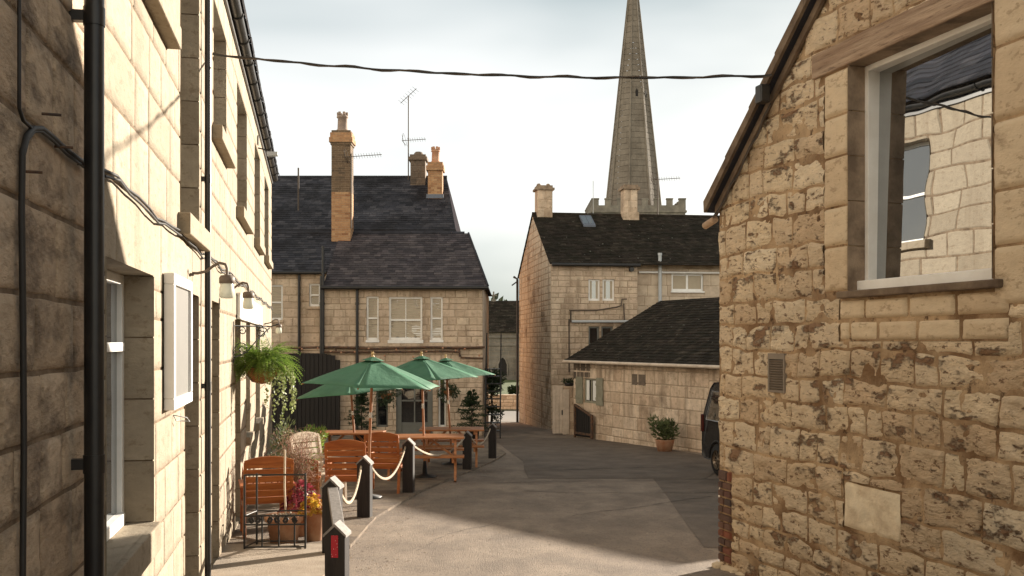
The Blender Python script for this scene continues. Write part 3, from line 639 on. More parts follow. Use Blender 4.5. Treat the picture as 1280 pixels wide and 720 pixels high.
# ================================================================== REAR LEFT HOUSE
hy = 30.0
rear = empty('slate_roofed_house', (0, hy, 0)); tag(rear, 'stone house with dark slate roofs and brick chimneys behind the green parasols', 'building')
def HX(px, y=hy): return (px-640)/F*y
def HZ(py, y=hy): return (427-py)/F*y
XA, XB = HX(405), HX(603.5); eave = HZ(356.5)
def rect(x0, x1, y0, y1, yy=hy): return (HX(x0,yy), HX(x1,yy), HZ(y1,yy), HZ(y0,yy))
wl_, wc_, wr_ = rect(458,473.5,370.5,425), rect(486,528,371,425), rect(538,553.5,371,425)
dr_ = (HX(495), HX(541), -2.86, HZ(466)); gl_ = rect(470,485,470,534); gr_ = rect(548,557.5,470,534)
HH = [wl_, wc_, wr_, dr_, gl_, gr_]
mb = MB(); laid(mb, XA, XB, -3.2, eave, (.14,.24), (.25,.6), .014, .01, .3, 0, 0, 71, off=.004)
mb.build('wall', [M['far_stone'], M['far_joint']], rear, cuts=cut_rects(HH))
mb = MB(); backing(mb, XA, XB, -3.2, eave, HH); reveals(mb, HH, depth=.16)
mb.quad((XB,0,-3.2),(XB,7.5,-3.2),(XB,7.5,eave),(XB,0,eave), 0); mb.quad((XA,0,-3.2),(XA,.92,-3.2),(XA,.92,2.2),(XA,0,1.9), 0)
mb.quad((XA,.2,-3.2),(XB,.2,-3.2),(XB,.2,eave),(XA,.2,eave), 2)
mb.build('wall_core', [M['far_stone'], M['far_joint'], M['inside']], rear, fix=False)
for r_ in (wl_, wr_): window(rear, *r_, y=.05, fr=.055, meet=(r_[2]+r_[3])/2, rows=1, blind=1, sill=(.05,.09,.02,'white_paint'))
window(rear, *wc_, y=.05, fr=.06, cols=2, meet=(wc_[2]+wc_[3])/2-.05, blind=1, sill=(.06,.10,.03,'white_paint'))
window(rear, *gl_, y=.08, fr=.05, meet=-1.7, glass='dim_glass', fm='grey_paint'); window(rear, *gr_, y=.08, fr=.05, meet=-1.7, glass='dim_glass')
# door: grey frame, glazed leaf
a,b,c,d = dr_; mb = MB(); f_ = .16
mb.box((a,.03,c),(a+f_,.1,d)); mb.box((b-f_,.03,c),(b,.1,d)); mb.box((a+f_,.03,d-.1),(b-f_,.1,d)); mb.box((a+f_,.05,c),(b-f_,.09,c+.33))
mb.box((a+f_,.05,HZ(502)),(b-f_,.085,HZ(500))); mb.box(((a+b)/2-.02,.05,c+.33),((a+b)/2+.02,.085,d-.1)); mb.box((a+f_,.045,c+.3),(b-f_,.09,c+.42))
dd = mb.build('door', M['grey_paint'], rear); p = MB(); p.quad((a+f_,.08,c+.33),(b-f_,.08,c+.33),(b-f_,.08,d-.1),(a+f_,.08,d-.1)); p.build('pane', M['dim_glass'], dd)
# wing, set back 0.9 m
WY = .92; XW = -13.0; yy = hy+WY; ew = HZ(339.5, yy)
ww1, ww2 = rect(332,353.5,356,400,yy), rect(386.5,400.5,354.5,383,yy)
mb = MB(); laid(mb, XW, XA, -3.2, ew, (.2,.3), (.3,.7), .012, .01, .4, 0, 0, 72, off=.003, yb=WY)
mb.build('wall', [M['far_stone'], M['far_joint']], rear, cuts=cut_rects([ww1, ww2]))
mb = MB(); backing(mb, XW, XA, -3.2, ew, [ww1, ww2], y=WY+.003); mb.quad((XW,WY+.2,-3.2),(XA,WY+.2,-3.2),(XA,WY+.2,ew),(XW,WY+.2,ew), 2)
mb.build('wall_core', [M['far_stone'], M['far_joint'], M['inside']], rear, fix=False)
window(rear, *ww1, y=WY+.04, fr=.055, meet=(ww1[2]+ww1[3])/2, blind=.9, sill=(-WY+.06,.08,.03,'far_stone')); window(rear, *ww2, y=WY+.04, fr=.055, meet=(ww2[2]+ww2[3])/2, blind=.7, sill=(-WY+.06,.08,.08,'far_stone'))
# lower roof (front slope + hip) and ridge
ry, rz = 3.0, HZ(292, hy+3)
mb = MB(); slates(mb, XA-.02, XB+.16, (-.18, eave-.06), (ry, rz), .155, .23, 0, .72, 81); mb.build('roof', M['slate_mix'], rear, fix=False)
sl_ = (rz-(eave-.06))/(ry+.18)
mb = MB(); slates(mb, XW, XA+.02, (WY-.15, ew-.02), (ry, rz), .16, .23, 0, 0, 82); mb.build('roof', M['slate'], rear, fix=False)
# hip end and back slope
mb = MB(); ex = XB+.16
mb.add([(ex,-.18,eave-.06),(ex,6.2,eave-.06),(ex-.72,3.0,rz)], [(0,1,2)]); mb.add([(ex,6.2,eave-.06),(XW,6.2,eave-.06),(XW,3.0,rz),(ex-.72,3.0,rz)], [(0,1,2,3)])
mb.build('roof_back', M['slate'], rear, fix=False)
mb = MB()
x = XW
while x < ex-1.15: mb.tube([(x,3.0,rz+.01),(x+.43,3.0,rz+.01)], .06, 8); x += .44
mb.tube([(ex-.0,-.18,eave-.03),(ex-.72,3.0,rz+.02)], .035, 8)
mb.build('ridge_tiles', M['slate'], rear)
# upper block behind
y2 = 4.0; e2 = HZ(287, hy+4); r2y = 7.6; r2z = HZ(222, hy+7.6); X2 = HX(566, hy+4)
mb = MB(); laid(mb, XW, X2-.1, e2-1.2, e2+.05, (.2,.3), (.3,.7), .012, .01, .4, 0, 0, 73, yb=y2+.15); mb.box((XW,y2+.16,-3.2),(X2-.1,10.5,e2)); mb.build('upper_wall', [M['brick']], rear)
mb = MB(); slates(mb, XW, X2+.1, (y2-.05, e2), (r2y, r2z), .17, .24, 0, .55, 83); slates(mb, XW, X2+.1, (11.2, e2), (r2y, r2z), .6, .9, 0, .55, 84)
mb.build('upper_roof', M['slate'], rear, fix=False)
mb = MB(); mb.add([(X2+.1,y2-.05,e2),(X2+.1,11.2,e2),(X2-.45,r2y,r2z)], [(0,1,2)]); mb.build('roof_end', M['slate_matte'], rear, fix=False)
mb = MB(); x = XW
while x < X2-.7: mb.tube([(x,r2y,r2z+.01),(x+.43,r2y,r2z+.01)], .065, 8); x += .44
mb.box((XW, y2-.10, e2-.10), (X2+.1, y2-.04, e2-.005)); mb.build('ridge_tiles', M['slate'], rear)
# gutters, downpipes, service pipes
mb = MB(); mb.tube([(XA-.05,-.24,eave-.09),(XB+.18,-.24,eave-.09)], .055, 8); mb.tube([(XW,WY-.2,ew-.05),(XA-.06,WY-.2,ew-.05)], .05, 8); mb.build('gutter', M['black_metal'], rear)
for px, y_, z1 in ((447,0,eave-.1),(404.5,0,HZ(308)),(402.2,0,HZ(345))):
    mb = MB(); x = HX(px); mb.tube([(x,y_-.09,-2.8),(x,y_-.09,z1)], .045, 8); [mb.tube([(x,y_-.09,q),(x,y_-.09,q+.08)], .056, 8) for q in (-1.9,-.2,1.1)]; mb.build('downpipe', M['black_metal'], rear)
mb = MB(); x = HX(374.5, yy); mb.tube([(x,WY-.07,-2.8),(x,WY-.07,ew)], .045, 8); mb.build('downpipe', M['black_metal'], rear)
def hpts(l_, o=.08, yy_=hy): return [(HX(a,yy_), -o, HZ(b,yy_)) for a,b in l_]
mb = MB(); mb.tube(hpts([(360,435),(420,434),(470,436),(540,434),(575,435),(606,434)]), .035, 8); mb.tube(hpts([(405,440),(480,440),(560,439),(574,440),(577,447),(604,448)], .09), .028, 8)
mb.tube(hpts([(574,434),(575,446)]), .03, 8); mb.tube(hpts([(420,434),(421,441)]), .03, 8); mb.build('service_pipe', M['rust'], rear)
for px in range(380, 606, 17):
    mb = MB(); mb.lathe([(0,-.05),(.03,-.03),(.03,.0),(0,.02)], (HX(px+rnd.uniform(-4,4)), -.12, HZ(438+rnd.uniform(-4,8))), 8); mb.build('bulb', M['terracotta'], rear)
# stone string at sill level, dark arched boarded doors
mb = MB(); mb.box((XA,-.05,HZ(433)),(XB,-.013,HZ(428))); mb.build('string_course', M['far_stone'], rear)
gx0, gx1 = HX(340, hy-.2), HX(424.5, hy-.2); gt = HZ(441.5, hy-.2)
mb = MB(); nb = 16
for i in range(nb):
    a = gx0+(gx1-gx0)*i/nb; t = ((i+.5)/nb-.5)*2; top = gt-.12*abs(t)**3-(.1 if i == nb-1 else 0); mb.box((a+.006,-.22+.006*(i % 2),-2.83),(a+(gx1-gx0)/nb-.004,-.16,top))
mb.box((gx0,-.16,-1.2),(gx1,-.13,-1.05)); mb.box((gx0,-.16,-2.5),(gx1,-.13,-2.3)); mb.box((gx0,-.12,-2.83),(gx1,-.1,gt-.2)); mb.build('boarded_doors', M['dark_boards'], rear)
# chimneys (parts of the house)
def pot(mb, c, r, h, crown=True):
    mb.lathe([(r*1.1,0),(r*1.1,.05),(r*.9,.08),(r*.82,h*.8),(r*1.02,h*.84),(r*1.02,h*.9),(r*.8,h),(r*.62,h),(r*.6,h*.5)], c, 14)
    if crown:
        for k in range(6): t = k*math.pi/3; mb.box((c[0]+r*.75*math.cos(t)-.04,c[1]+r*.75*math.sin(t)-.04,c[2]+h-.01),(c[0]+r*.75*math.cos(t)+.04,c[1]+r*.75*math.sin(t)+.04,c[2]+h+.09))
cy = 2.5; Yc = hy+cy
x0, x1 = HX(414.5,Yc), HX(438,Yc); zb_, zm_, zt_ = HZ(312,Yc), HZ(240,Yc), HZ(181,Yc)
mb = MB(); bricks4(mb, x0, x1, cy, cy+.6, zb_-.5, zm_, 0); 
bricks4(mb, x0, x1, cy, cy+.6, zm_, zt_, 2); bricks4(mb, x0-.03, x1+.03, cy-.03, cy+.63, zt_, zt_+.08, 2); bricks4(mb, x0-.07, x1+.07, cy-.07, cy+.67, zt_+.08, zt_+.24, 0); bricks4(mb, x0-.04, x1+.04, cy-.04, cy+.64, zt_+.24, zt_+.40, 0); bricks4(mb, x0, x1, cy, cy+.6, zt_+.40, zt_+.48, 2)
ch = mb.build('chimney', [M['brick'], M['far_joint'], M['sooty_brick']], rear)
mb = MB(); pot(mb, ((x0+x1)/2, cy+.3, zt_+.48), .19, .55); mb.build('chimney_pot', M['buff_clay'], ch)
mb = MB(); mb.box((x0-.04,cy-.045,zb_-.16),(x1+.1,cy-.007,zb_+.0)); mb.build('flashing', M['lead'], ch)
cy = 7.0; Yc = hy+cy; x0, x1 = HX(513,Yc), HX(531.5,Yc)
mb = MB(); laid(mb, x0, x1, HZ(245,Yc), HZ(200,Yc), (.2,.24), (.25,.4), .012, .01, .3, 0, 0, 90, yb=cy); mb.box((x0,cy+.002,HZ(250,Yc)),(x1,cy+.6,HZ(200,Yc))); mb.box((x0-.07,cy-.07,HZ(200,Yc)),(x1+.07,cy+.67,HZ(196,Yc))); mb.box((x0-.02,cy-.02,HZ(196,Yc)),(x1+.02,cy+.6,HZ(193,Yc)))
c2_ = mb.build('chimney', [M['dark_block'], M['far_joint']], rear); mb = MB(); mb.lathe([(.2,0),(.16,.1),(.12,.14),(0,.16)], ((x0+x1)/2,cy+.3,HZ(193,Yc)), 12); mb.build('chimney_cap', M['dark_block'], c2_)
cy = 6.0; Yc = hy+cy; x0, x1 = HX(535,Yc), HX(552.5,Yc)
mb = MB(); bricks4(mb, x0, x1, cy, cy+.55, HZ(260,Yc), HZ(213,Yc), 0, 5); bricks4(mb, x0-.06, x1+.06, cy-.06, cy+.61, HZ(213,Yc), HZ(207,Yc), 0, 6); bricks4(mb, x0-.02, x1+.02, cy-.02, cy+.57, HZ(207,Yc), HZ(202.5,Yc), 0, 7)
c3_ = mb.build('chimney', [M['brick'], M['far_joint']], rear); mb = MB(); pot(mb, ((x0+x1)/2, cy+.27, HZ(202.5,Yc)), .16, .5); mb.build('chimney_pot', M['terracotta'], c3_)
mb = MB(); mb.box((x0-.06,cy-.05,HZ(248,Yc)),(x1+.06,cy-.008,HZ(243,Yc))); mb.build('flashing', M['lead'], c3_)
# aerials and vent pipe (parts of the roofline but separate things fixed on it)
def yagi(name, base, top, boom_dir, n, length, label, cat='aerial', vert=False):
    o = empty(name, base); tag(o, label, cat, None)
    h = (Vector(top)-Vector(base)).length
    mb = MB(); mb.tube([(0,0,0),(0,0,h)], .022, 6); mb.build('mast', M['old_cable'], o)
    mb = MB(); d = Vector(boom_dir).normalized(); q = Vector((0,0,h-.1)); mb.tube([q-d*.25, q+d*length], .012, 6)
    s_ = Vector((0,0,1)) if vert else d.cross(Vector((0,0,1))).normalized()*.6+Vector((0,0,.8))
    for i in range(n): p = q-d*.2+d*(length+.15)*i/(n-1); l_ = .24 if i < 2 else .09; mb.tube([p-s_*l_, p+s_*l_], .006, 5)
    mb.tube([q-d*.25-s_*.2+d*.1, q-d*.25], .01, 5); mb.tube([q-d*.25+s_*.3+d*.12, q-d*.25], .01, 5)
    mb.build('yagi_array', M['old_cable'], o); return o
p0 = P(439,285,32.3); yagi('roof_aerial', p0, P(439,192,32.3), (1,-.35,0), 14, 1.1, 'thin aerial on a pole behind the tall brick chimney pointing right')
p0 = P(510.5,225,37); o = yagi('roof_aerial', p0, P(510.5,172,37), (1,-.3,0), 10, .7, 'tallest aerial mast beside the squat stone chimney with two arrays')
mb = MB(); hh = P(0,172,37).z-P(0,225,37).z; h2 = P(0,120,37).z-p0.z; mb.tube([(0,0,hh),(0,0,h2)], .02, 6); d = Vector((.6,-.6,.35)).normalized(); q = Vector((0,0,h2)); mb.tube([q-d*.5, q+d*.5], .012, 5)
for i in range(7): p = q-d*.45+d*.9*i/6; s_ = Vector((.5,.7,-.3))*.2; mb.tube([p-s_, p+s_], .006, 5)
mb.build('upper_array', M['old_cable'], o)
o = empty('vent_pipe', P(373,277,35.2)); tag(o, 'slim vertical vent pipe on the slate roof left of the tall brick chimney', 'pipe')
mb = MB(); mb.tube([(0,0,-.1),(0,0,1.9)], .03, 8); mb.build('pipe', M['old_cable'], o); mb = MB(); mb.box((-.2,-.1,-.1),(.2,.05,.02)); mb.build('flashing', M['flue'], o)

# iron outside stair at the corner of the rear house
st = empty('iron_staircase', (HX(604,29.2), 29.2, g(29.2))); tag(st, 'black iron outside staircase against the right corner of the slate roofed house', 'staircase')
mb = MB()
for k in range(9): mb.box((.05,.25*k,.22*k+.2),(.5,.25*k+.24,.22*k+.23))
mb.build('tread', M['black_metal'], st)
for sx in (.05, .5):
    mb = MB(); mb.bar((sx,-.1,.0),(sx,2.3,2.1), .03, .14); mb.build('stringer', M['black_metal'], st)
    mb = MB(); mb.tube([(sx,-.1,1.0),(sx,2.3,3.1)], .02, 6); [mb.tube([(sx,.3*k,.22*k*1.2),(sx,.3*k,.22*k*1.2+1.0)], .012, 6) for k in range(8)]; mb.build('railing', M['black_metal'], st)

# ================================================================== RIGHT HOUSE (gable to the lane)
rx = Vector((7,.95,0)).normalized(); ar = math.atan2(rx.y, rx.x)
rh = empty('gabled_house', (HX(688.5,33), 33, 0), ar); tag(rh, 'tall ochre stone house with dark tiled roof in front of the church spire', 'building')
# local: x right along front, y back
def fw(px, py): # image point -> local x,z on the front wall plane
    ca, sa = math.cos(ar), math.sin(ar); k = (px-640)/F; X0 = HX(688.5,33)
    t = (k*33-X0)/(ca-k*sa); return t, (427-py)/F*(33+t*sa)
Lh = 16; ze = 2.62; zr = 4.70; D = 7.4; xs_ = fw(797,330)[0]
def fr_(a, b, c, d): x0,z1 = fw(a,c); x1,z0 = fw(b,d); return (x0, x1, z0, z1)
H = [fr_(735.5,750,349,376), fr_(753,768,349,376), fr_(735.5,749,408,432), fr_(751.5,766,408,432)]
wr2 = fr_(842.5,882.5,341,363.5)
mb = MB(); laid(mb, 0, xs_, -3.4, ze, (.13,.22), (.25,.55), .014, .01, .35, 0, 0, 101, off=.003); mb.build('wall', [M['far_stone'], M['far_joint']], rh, cuts=cut_rects(H))
mb = MB(); laid(mb, xs_, Lh, -3.4, ze-.15, (.3,.4), (.5,.9), .008, .01, .5, 0, 0, 102, yb=.3); mb.build('wall', [M['render_wall'], M['far_joint']], rh, cuts=cut_rects([wr2]))
mb = MB(); laid(mb, -D, 0, -3.8, zr+.1, (.15,.26), (.28,.6), .014, .01, .35, 0, 0, 103, off=.004)
# gable: laid in xz, clipped to the roofline, then turned to the lane side
def gturn(bm):
    cut_rects([(-1.9,-1.6,-2.9,-1.6)], [((0,0,ze-.03),((zr-ze)/(D/2),0,1)), ((-D,0,ze-.03),(-(zr-ze)/(D/2),0,1))])(bm)
    for v in bm.verts: x, y, z = v.co; v.co = (y, -x, z)
gsign = 1
mb.build('gable_wall', [M['gable_stone'], M['far_joint']], rh, cuts=gturn)
mb = MB(); backing(mb, 0, xs_, -3.4, ze, H); reveals(mb, H, depth=.12); mb.quad((0,.25,-3.4),(xs_,.25,-3.4),(xs_,.25,ze),(0,.25,ze), 2)
backing(mb, xs_, Lh, -3.4, ze, [wr2], y=.303); mb.quad((xs_,.0,-3.4),(xs_,.32,-3.4),(xs_,.32,ze),(xs_,0,ze), 0)
mb.quad((xs_,.5,-3.4),(Lh,.5,-3.4),(Lh,.5,ze-.2),(xs_,.5,ze-.2), 2)
mb.add([(0,0,-3.8),(0,D,-3.8),(0,D,ze),(0,D/2,zr),(0,0,ze)], [(0,1,2,3,4)], 1); mb.add([(Lh,0,-3.8),(Lh,D,-3.8),(Lh,D,ze),(Lh,D/2,zr),(Lh,0,ze)], [(0,1,2,3,4)], 1); mb.quad((0,D,-3.8),(Lh,D,-3.8),(Lh,D,ze),(0,D,ze), 0)
mb.build('wall_core', [M['far_stone'], M['far_joint'], M['inside']], rh, fix=False)
for h_ in H: window(rh, *h_, y=.05, fr=.06, cols=1, fm='white_paint' if h_[2] > 0 else 'grey_paint', blind=0, glass='glass' if h_[2] > 0 else 'dim_glass')
mb = MB()
for h_ in H[:2]:
    for sgn in (0,1): a = h_[0]+.06+(h_[1]-h_[0]-.12)*(.0 if sgn == 0 else .75); mb.box((a,.075,h_[2]+.07),(a+(h_[1]-h_[0]-.12)*.25,.079,h_[3]-.06))
mb.build('curtain', M['blind'], rh)
window(rh, *wr2, y=.33, fr=.06, cols=2, bars=.07, blind=.0, sill=(-.22,.06,.03,'white_paint'))
mb = MB(); a = wr2; mb.box((a[0]+.07,.352,a[2]+.07),(a[1]-.07,.356,a[3]-.07)); mb.build('curtain', M['blind'], rh)
mb = MB(); slates(mb, -.06, Lh+.1, (-.14, ze-.05), (D/2, zr), .13, .2, 0, 0, 104, .014, jit=.010); mb.build('roof', M['tile'], rh, fix=False)
mb = MB(); slates(mb, -.06, Lh+.1, (D+.14, ze-.05), (D/2, zr), .5, .6, 0, 0, 105, .02)
mb.build('roof_back', M['tile'], rh, fix=False)
mb = MB(); x = -.05
while x < Lh: mb.tube([(x,D/2,zr+.0),(x+.4,D/2,zr+.0)], .07, 8); x += .41
mb.build('ridge_tiles', M['tile'], rh)
mb = MB(); mb.tube([(0,-.2,ze-.08),(xs_+.05,-.2,ze-.08)], .05, 8); mb.build('gutter', M['black_metal'], rh)
mb = MB(); mb.tube([(xs_+.1,.2,ze-.28),(Lh,.2,ze-.28)], .035, 8); mb.build('gutter', M['white_paint'], rh)
mb = MB(); mb.tube([(-.08,D-.05,-3.5),(-.08,D-.05,ze-.1),(-.2,D+.1,ze)], .05, 8); mb.tube([(-.3,D,ze-.35),(-.1,D,ze-.2)], .03, 6); mb.build('downpipe', M['black_metal'], rh)
mb = MB(); mb.box((-.03,D-1.7,-3.5),(.0,D-1.45,-1.4)); mb.build('pale_post', M['cream_paint'], rh)
mb = MB(); mb.quad((.03,1.55,-3),(.03,1.95,-3),(.03,1.95,-1.5),(.03,1.55,-1.5)); mb.build('slit_window', M['inside'], rh)
def fline(pts, o=.06): return [(fw(a,b)[0], -o, fw(a,b)[1]) for a,b in pts]
mb = MB(); mb.tube(fline([(711,465),(711,399)]), .022, 8); mb.tube(fline([(711,388),(745,388),(770,384),(776,382),(777,374),(783,374)]), .02, 8); mb.tube(fline([(713,389),(713,402),(724,403)]), .028, 8); mb.tube(fline([(779,380),(780,400)]), .02, 8); mb.build('service_pipe', M['old_cable'], rh)
mb = MB(); mb.tube(fline([(714,402),(745,402),(785,402)], .1), .045, 8); mb.build('waste_pipe', M['flue'], rh)
mb = MB(); q0 = fw(826.5,378); q1 = fw(826.5,318); mb.tube([(q0[0],.15,q0[1]),(q0[0],.15,q1[1])], .06, 10); mb.tube([(q0[0],.15,q1[1]-.02),(q0[0],.15,q1[1]+.06)], .075, 10); mb.build('flue', M['flue'], rh)
q0 = fw(788.5,337); mb = MB(); mb.tube([(q0[0],-.16,q0[1]),(q0[0],.05,q0[1])], .08, 12); mb.build('flue_outlet', M['black_metal'], rh)
# chimneys, skylight
mb = MB(); xk = .10; laid(mb, xk, xk+.56, zr-.5, zr+.85, (.25,.34), (.28,.5), .012, .01, .3, 0, 0, 110, yb=3.4); mb.box((xk,3.402,zr-.5),(xk+.56,4.0,zr+.85)); 
c4 = mb.build('chimney', [M['shed_stone'], M['far_joint']], rh); mb = MB(); mb.box((xk-.07,3.33,zr+.85),(xk+.63,4.07,zr+.93)); mb.box((xk-.01,3.39,zr+.93),(xk+.57,4.0,zr+1.02)); [mb.lathe([(.07,0),(.09,.06),(.05,.12)], (xk+.1+.35*i,3.7,zr+1.0), 8) for i in (0,1)]; mb.build('chimney_cap', M['jamb'], c4)
xk = (797-688.5)/F*36.5+.16
mb = MB(); laid(mb, xk, xk+.5, zr-.3, zr+.93, (.2,.3), (.22,.3), .012, .01, .3, 0, 0, 111, yb=3.35); mb.box((xk,3.352,zr-.4),(xk+.5,3.9,zr+.93)); mb.box((xk-.05,3.30,zr-.4),(xk+.55,3.95,zr+.08))
c5 = mb.build('chimney', [M['shed_stone'], M['far_joint']], rh); mb = MB(); mb.box((xk-.08,3.27,zr+.93),(xk+.58,3.98,zr+1.02)); mb.box((xk-.02,3.33,zr+1.02),(xk+.52,3.9,zr+1.1)); mb.build('chimney_cap', M['jamb'], c5)
sx0 = 1.66; t0, t1 = .72, .93; 
def slp(x, t, lf): return (x, -.14+(D/2+.14)*t, ze-.05+(zr-ze+.05)*t+lf)
mb = MB(); A_ = [slp(sx0,t0,.03),slp(sx0+.44,t0,.03),slp(sx0+.44,t1,.03),slp(sx0,t1,.03)]; B_ = [(x,y,z+.07) for x,y,z in A_]; mb.add(A_+B_, [(0,1,5,4),(1,2,6,5),(2,3,7,6),(3,0,4,7),(4,5,6,7)]); sk = mb.build('skylight', M['lead'], rh)
for i in (0,1):
    mb = MB(); a = sx0+.03+.2*i; mb.quad(slp(a,t0+.03,.105),slp(a+.17,t0+.03,.105),slp(a+.17,t1-.03,.105),slp(a,t1-.03,.105)); mb.build('pane', M['big_glass'], sk)
o = yagi('roof_aerial', P(822,268,36.8), P(822,221,36.8), (1,-.4,0), 12, .85, 'aerial on the ochre house roof just right of its right chimney')
o = empty('thin_rod', P(741.5,265,36.8)); tag(o, 'thin vertical rod rising from the dark tiled roof left of the spire', 'rod'); mb = MB(); mb.tube([(0,0,-.05),(0,0,1.15)], .012, 5); mb.build('rod', M['flue'], o)

# ================================================================== SHED in front of it
sh0 = Vector((1.86,30,0)); sv = Vector((.44,-.898,0)).normalized(); ash = math.atan2(sv.y, sv.x)
shed = empty('stone_shed', sh0, ash); tag(shed, 'long low stone outbuilding with mossy dark roof, shutters and a pot beside it', 'building')
# local x along wall toward the camera, y = to the right/back (inward)
SL = 13.6; es = -.50; rs = 1.28; yr_ = 3.25
def sw(px, py):
    k = (px-640)/F; t = (k*30-1.86)/(sv.x-k*sv.y); y = 30+sv.y*t; return t, (427-py)/F*y
def sr(a, b, c, d):
    x0 = sw(a,c)[0]; x1 = sw(b,c)[0]; xm = (a+b)/2; return (x0, x1, sw(xm,d)[1], sw(xm,c)[1])
SW = sr(730,746,473,504)
mb = MB(); laid(mb, 0, 6.6, -3.2, es, (.24,.36), (.35,.75), .012, .012, .3, .01, 0, 121, off=.004); laid(mb, 6.6, SL, -3.2, es, (.28,.36), (.4,.8), .012, .012, .5, 0, 0, 122)
mb.build('wall', [M['shed_stone'], M['far_joint']], shed, cuts=cut_rects([SW]))
mb = MB(); backing(mb, 0, SL, -3.2, es, [SW]); reveals(mb, [SW], depth=.1); mb.add([(0,0,-3.2),(0,2*yr_,-3.2),(0,2*yr_,es),(0,yr_,rs),(0,0,es)], [(0,1,2,3,4)], 0); mb.add([(SL,0,-3.2),(SL,2*yr_,-3.2),(SL,2*yr_,es),(SL,yr_,rs),(SL,0,es)], [(0,1,2,3,4)], 0)
mb.quad((0,2*yr_,-3.2),(SL,2*yr_,-3.2),(SL,2*yr_,es),(0,2*yr_,es), 0); mb.build('wall_core', [M['shed_stone'], M['far_joint']], shed, fix=False)
mb = MB(); slates(mb, -.2, SL+.15, (-.2, es-.06), (yr_, rs), .16, .19, .0, 0, 123, .014, jit=.010); mb.build('roof', M['tile'], shed, fix=False)
mb = MB(); slates(mb, -.2, SL+.15, (2*yr_+.2, es-.06), (yr_, rs), .5, .6, 0, 0, 124, .02); mb.box((-.2,-.21,es-.13),(SL,-.16,es-.03)); mb.build('roof_back', M['tile'], shed, fix=False)
mb = MB(); mb.tube([(-.2,-.24,es-.1),(SL,-.24,es-.1)], .045, 8); mb.build('gutter', M['cream_paint'], shed)
window(shed, *SW, y=.03, fr=.05, cols=2, bars=.05, fm='shutter', glass='dim_glass', name='window')
mb = MB(); a,b,c,d = SW
for i in (0,1): xx = a+.06+i*(b-a)/2; mb.box((xx,.05,c+.08),(xx+.17,.054,d-.06))
mb.build('curtain', M['sign_face'], shed)
for i, (a_, b_) in enumerate(((SW[0]-.42, SW[0]-.02), (SW[1]+.02, SW[1]+.4))):
    mb = MB()
    for k in range(4): q0 = a_+(b_-a_)*k/4; mb.box((q0+.004,-.045,SW[2]-.04),(q0+(b_-a_)/4-.004,-.02,SW[3]+.03))
    mb.box((a_,-.06,SW[2]+.12),(b_,-.046,SW[2]+.19)); mb.box((a_,-.06,SW[3]-.2),(b_,-.046,SW[3]-.13)); s1 = mb.build('shutter', M['shutter'], shed)
bl_ = sr(790,808,467,482.5); mb = MB(); laid(mb, bl_[0], bl_[1], bl_[2], bl_[3], (.2,.5), ((bl_[1]-bl_[0])/2-.001,(bl_[1]-bl_[0])/2), .014, .022, .3, 0, 0, 125); mb.build('dark_block', [M['dark_block']], shed)
mb = MB(); laid(mb, .0, 1.0, es-.62, es-.12, (.22,.25), (.18,.34), .014, .02, .3, 0, 0, 126); mb.build('dark_quoin', [M['dark_block']], shed, cuts=cut_rects([(SW[0]-.4,SW[1]+.4,SW[2],SW[3]+.03)]))
# sloping iron gate on the shed wall
gt_ = empty('dark_side_gate', (0,0,0), ash); gt_.location = sh0; tag(gt_, 'low dark slatted gate with a sloping top below the shutters', 'gate')
x0 = sw(723.5,510)[0]; x1 = sw(744.5,520)[0]; mb = MB(); nb = 9
for k in range(nb):
    a_ = x0+(x1-x0)*k/nb; y_ = 30+sv.y*a_; mb.box((a_+.004,-.11,g(y_)+.04),(a_+(x1-x0)/nb-.012,-.085,g(y_)+.95-.28*k/nb-.0))
mb.build('slats', M['dark_boards'], gt_)
mb = MB(); mb.bar((x0,-.13,g(30)+.98),(x1,-.13,g(28.5)+.66), .05, .06); mb.bar((x0,-.13,g(30)+.15),(x1,-.13,g(28.5)+.12), .05, .06); mb.box((x0-.03,-.16,g(30)),(x0+.03,-.1,g(30)+1.0)); mb.box((x1-.03,-.16,g(28.5)-.02),(x1+.05,-.1,g(28.5)+.7)); mb.build('frame', M['rust'], gt_)
# cream gate, pier and pot next to the house
yg = 30.9
cg = empty('cream_gate', (HX(690.5,yg), yg, g(yg))); tag(cg, 'plain cream boarded gate between the ochre house and the stone pier', 'gate')
mb = MB(); wd = HX(703.5,yg)-HX(690.5,yg); hg = HZ(482,yg)-g(yg)
for k in range(3): mb.box((wd*k/3+.003,0,.03),(wd*(k+1)/3-.003,.04,hg))
mb.build('panel', M['cream_paint'], cg, bevel=.004); mb = MB(); mb.box((wd,-.05,0),(wd+.2,.1,hg-.12)); mb.build('post', M['cream_paint'], cg, bevel=.01)
mb = MB(); mb.box((wd-.04,-.03,hg*.4),(wd+.02,-.008,hg*.5)); mb.build('latch', M['black_metal'], cg)
pw = empty('stone_pier', (HX(713.5,yg), yg, g(yg))); tag(pw, 'short stone pier topped by a plant between the cream gate and the outbuilding', 'wall')
mb = MB(); laid(mb, -.22, .3, -.1, 1.45, (.22,.3), (.25,.5), .014, .012, .3, 0, 0, 130); mb.box((-.22,.003,-.1),(.3,.5,1.45)); mb.box((-.25,-.04,1.45),(.32,.5,1.5)); mb.build('wall', [M['shed_stone'], M['far_joint']], pw)

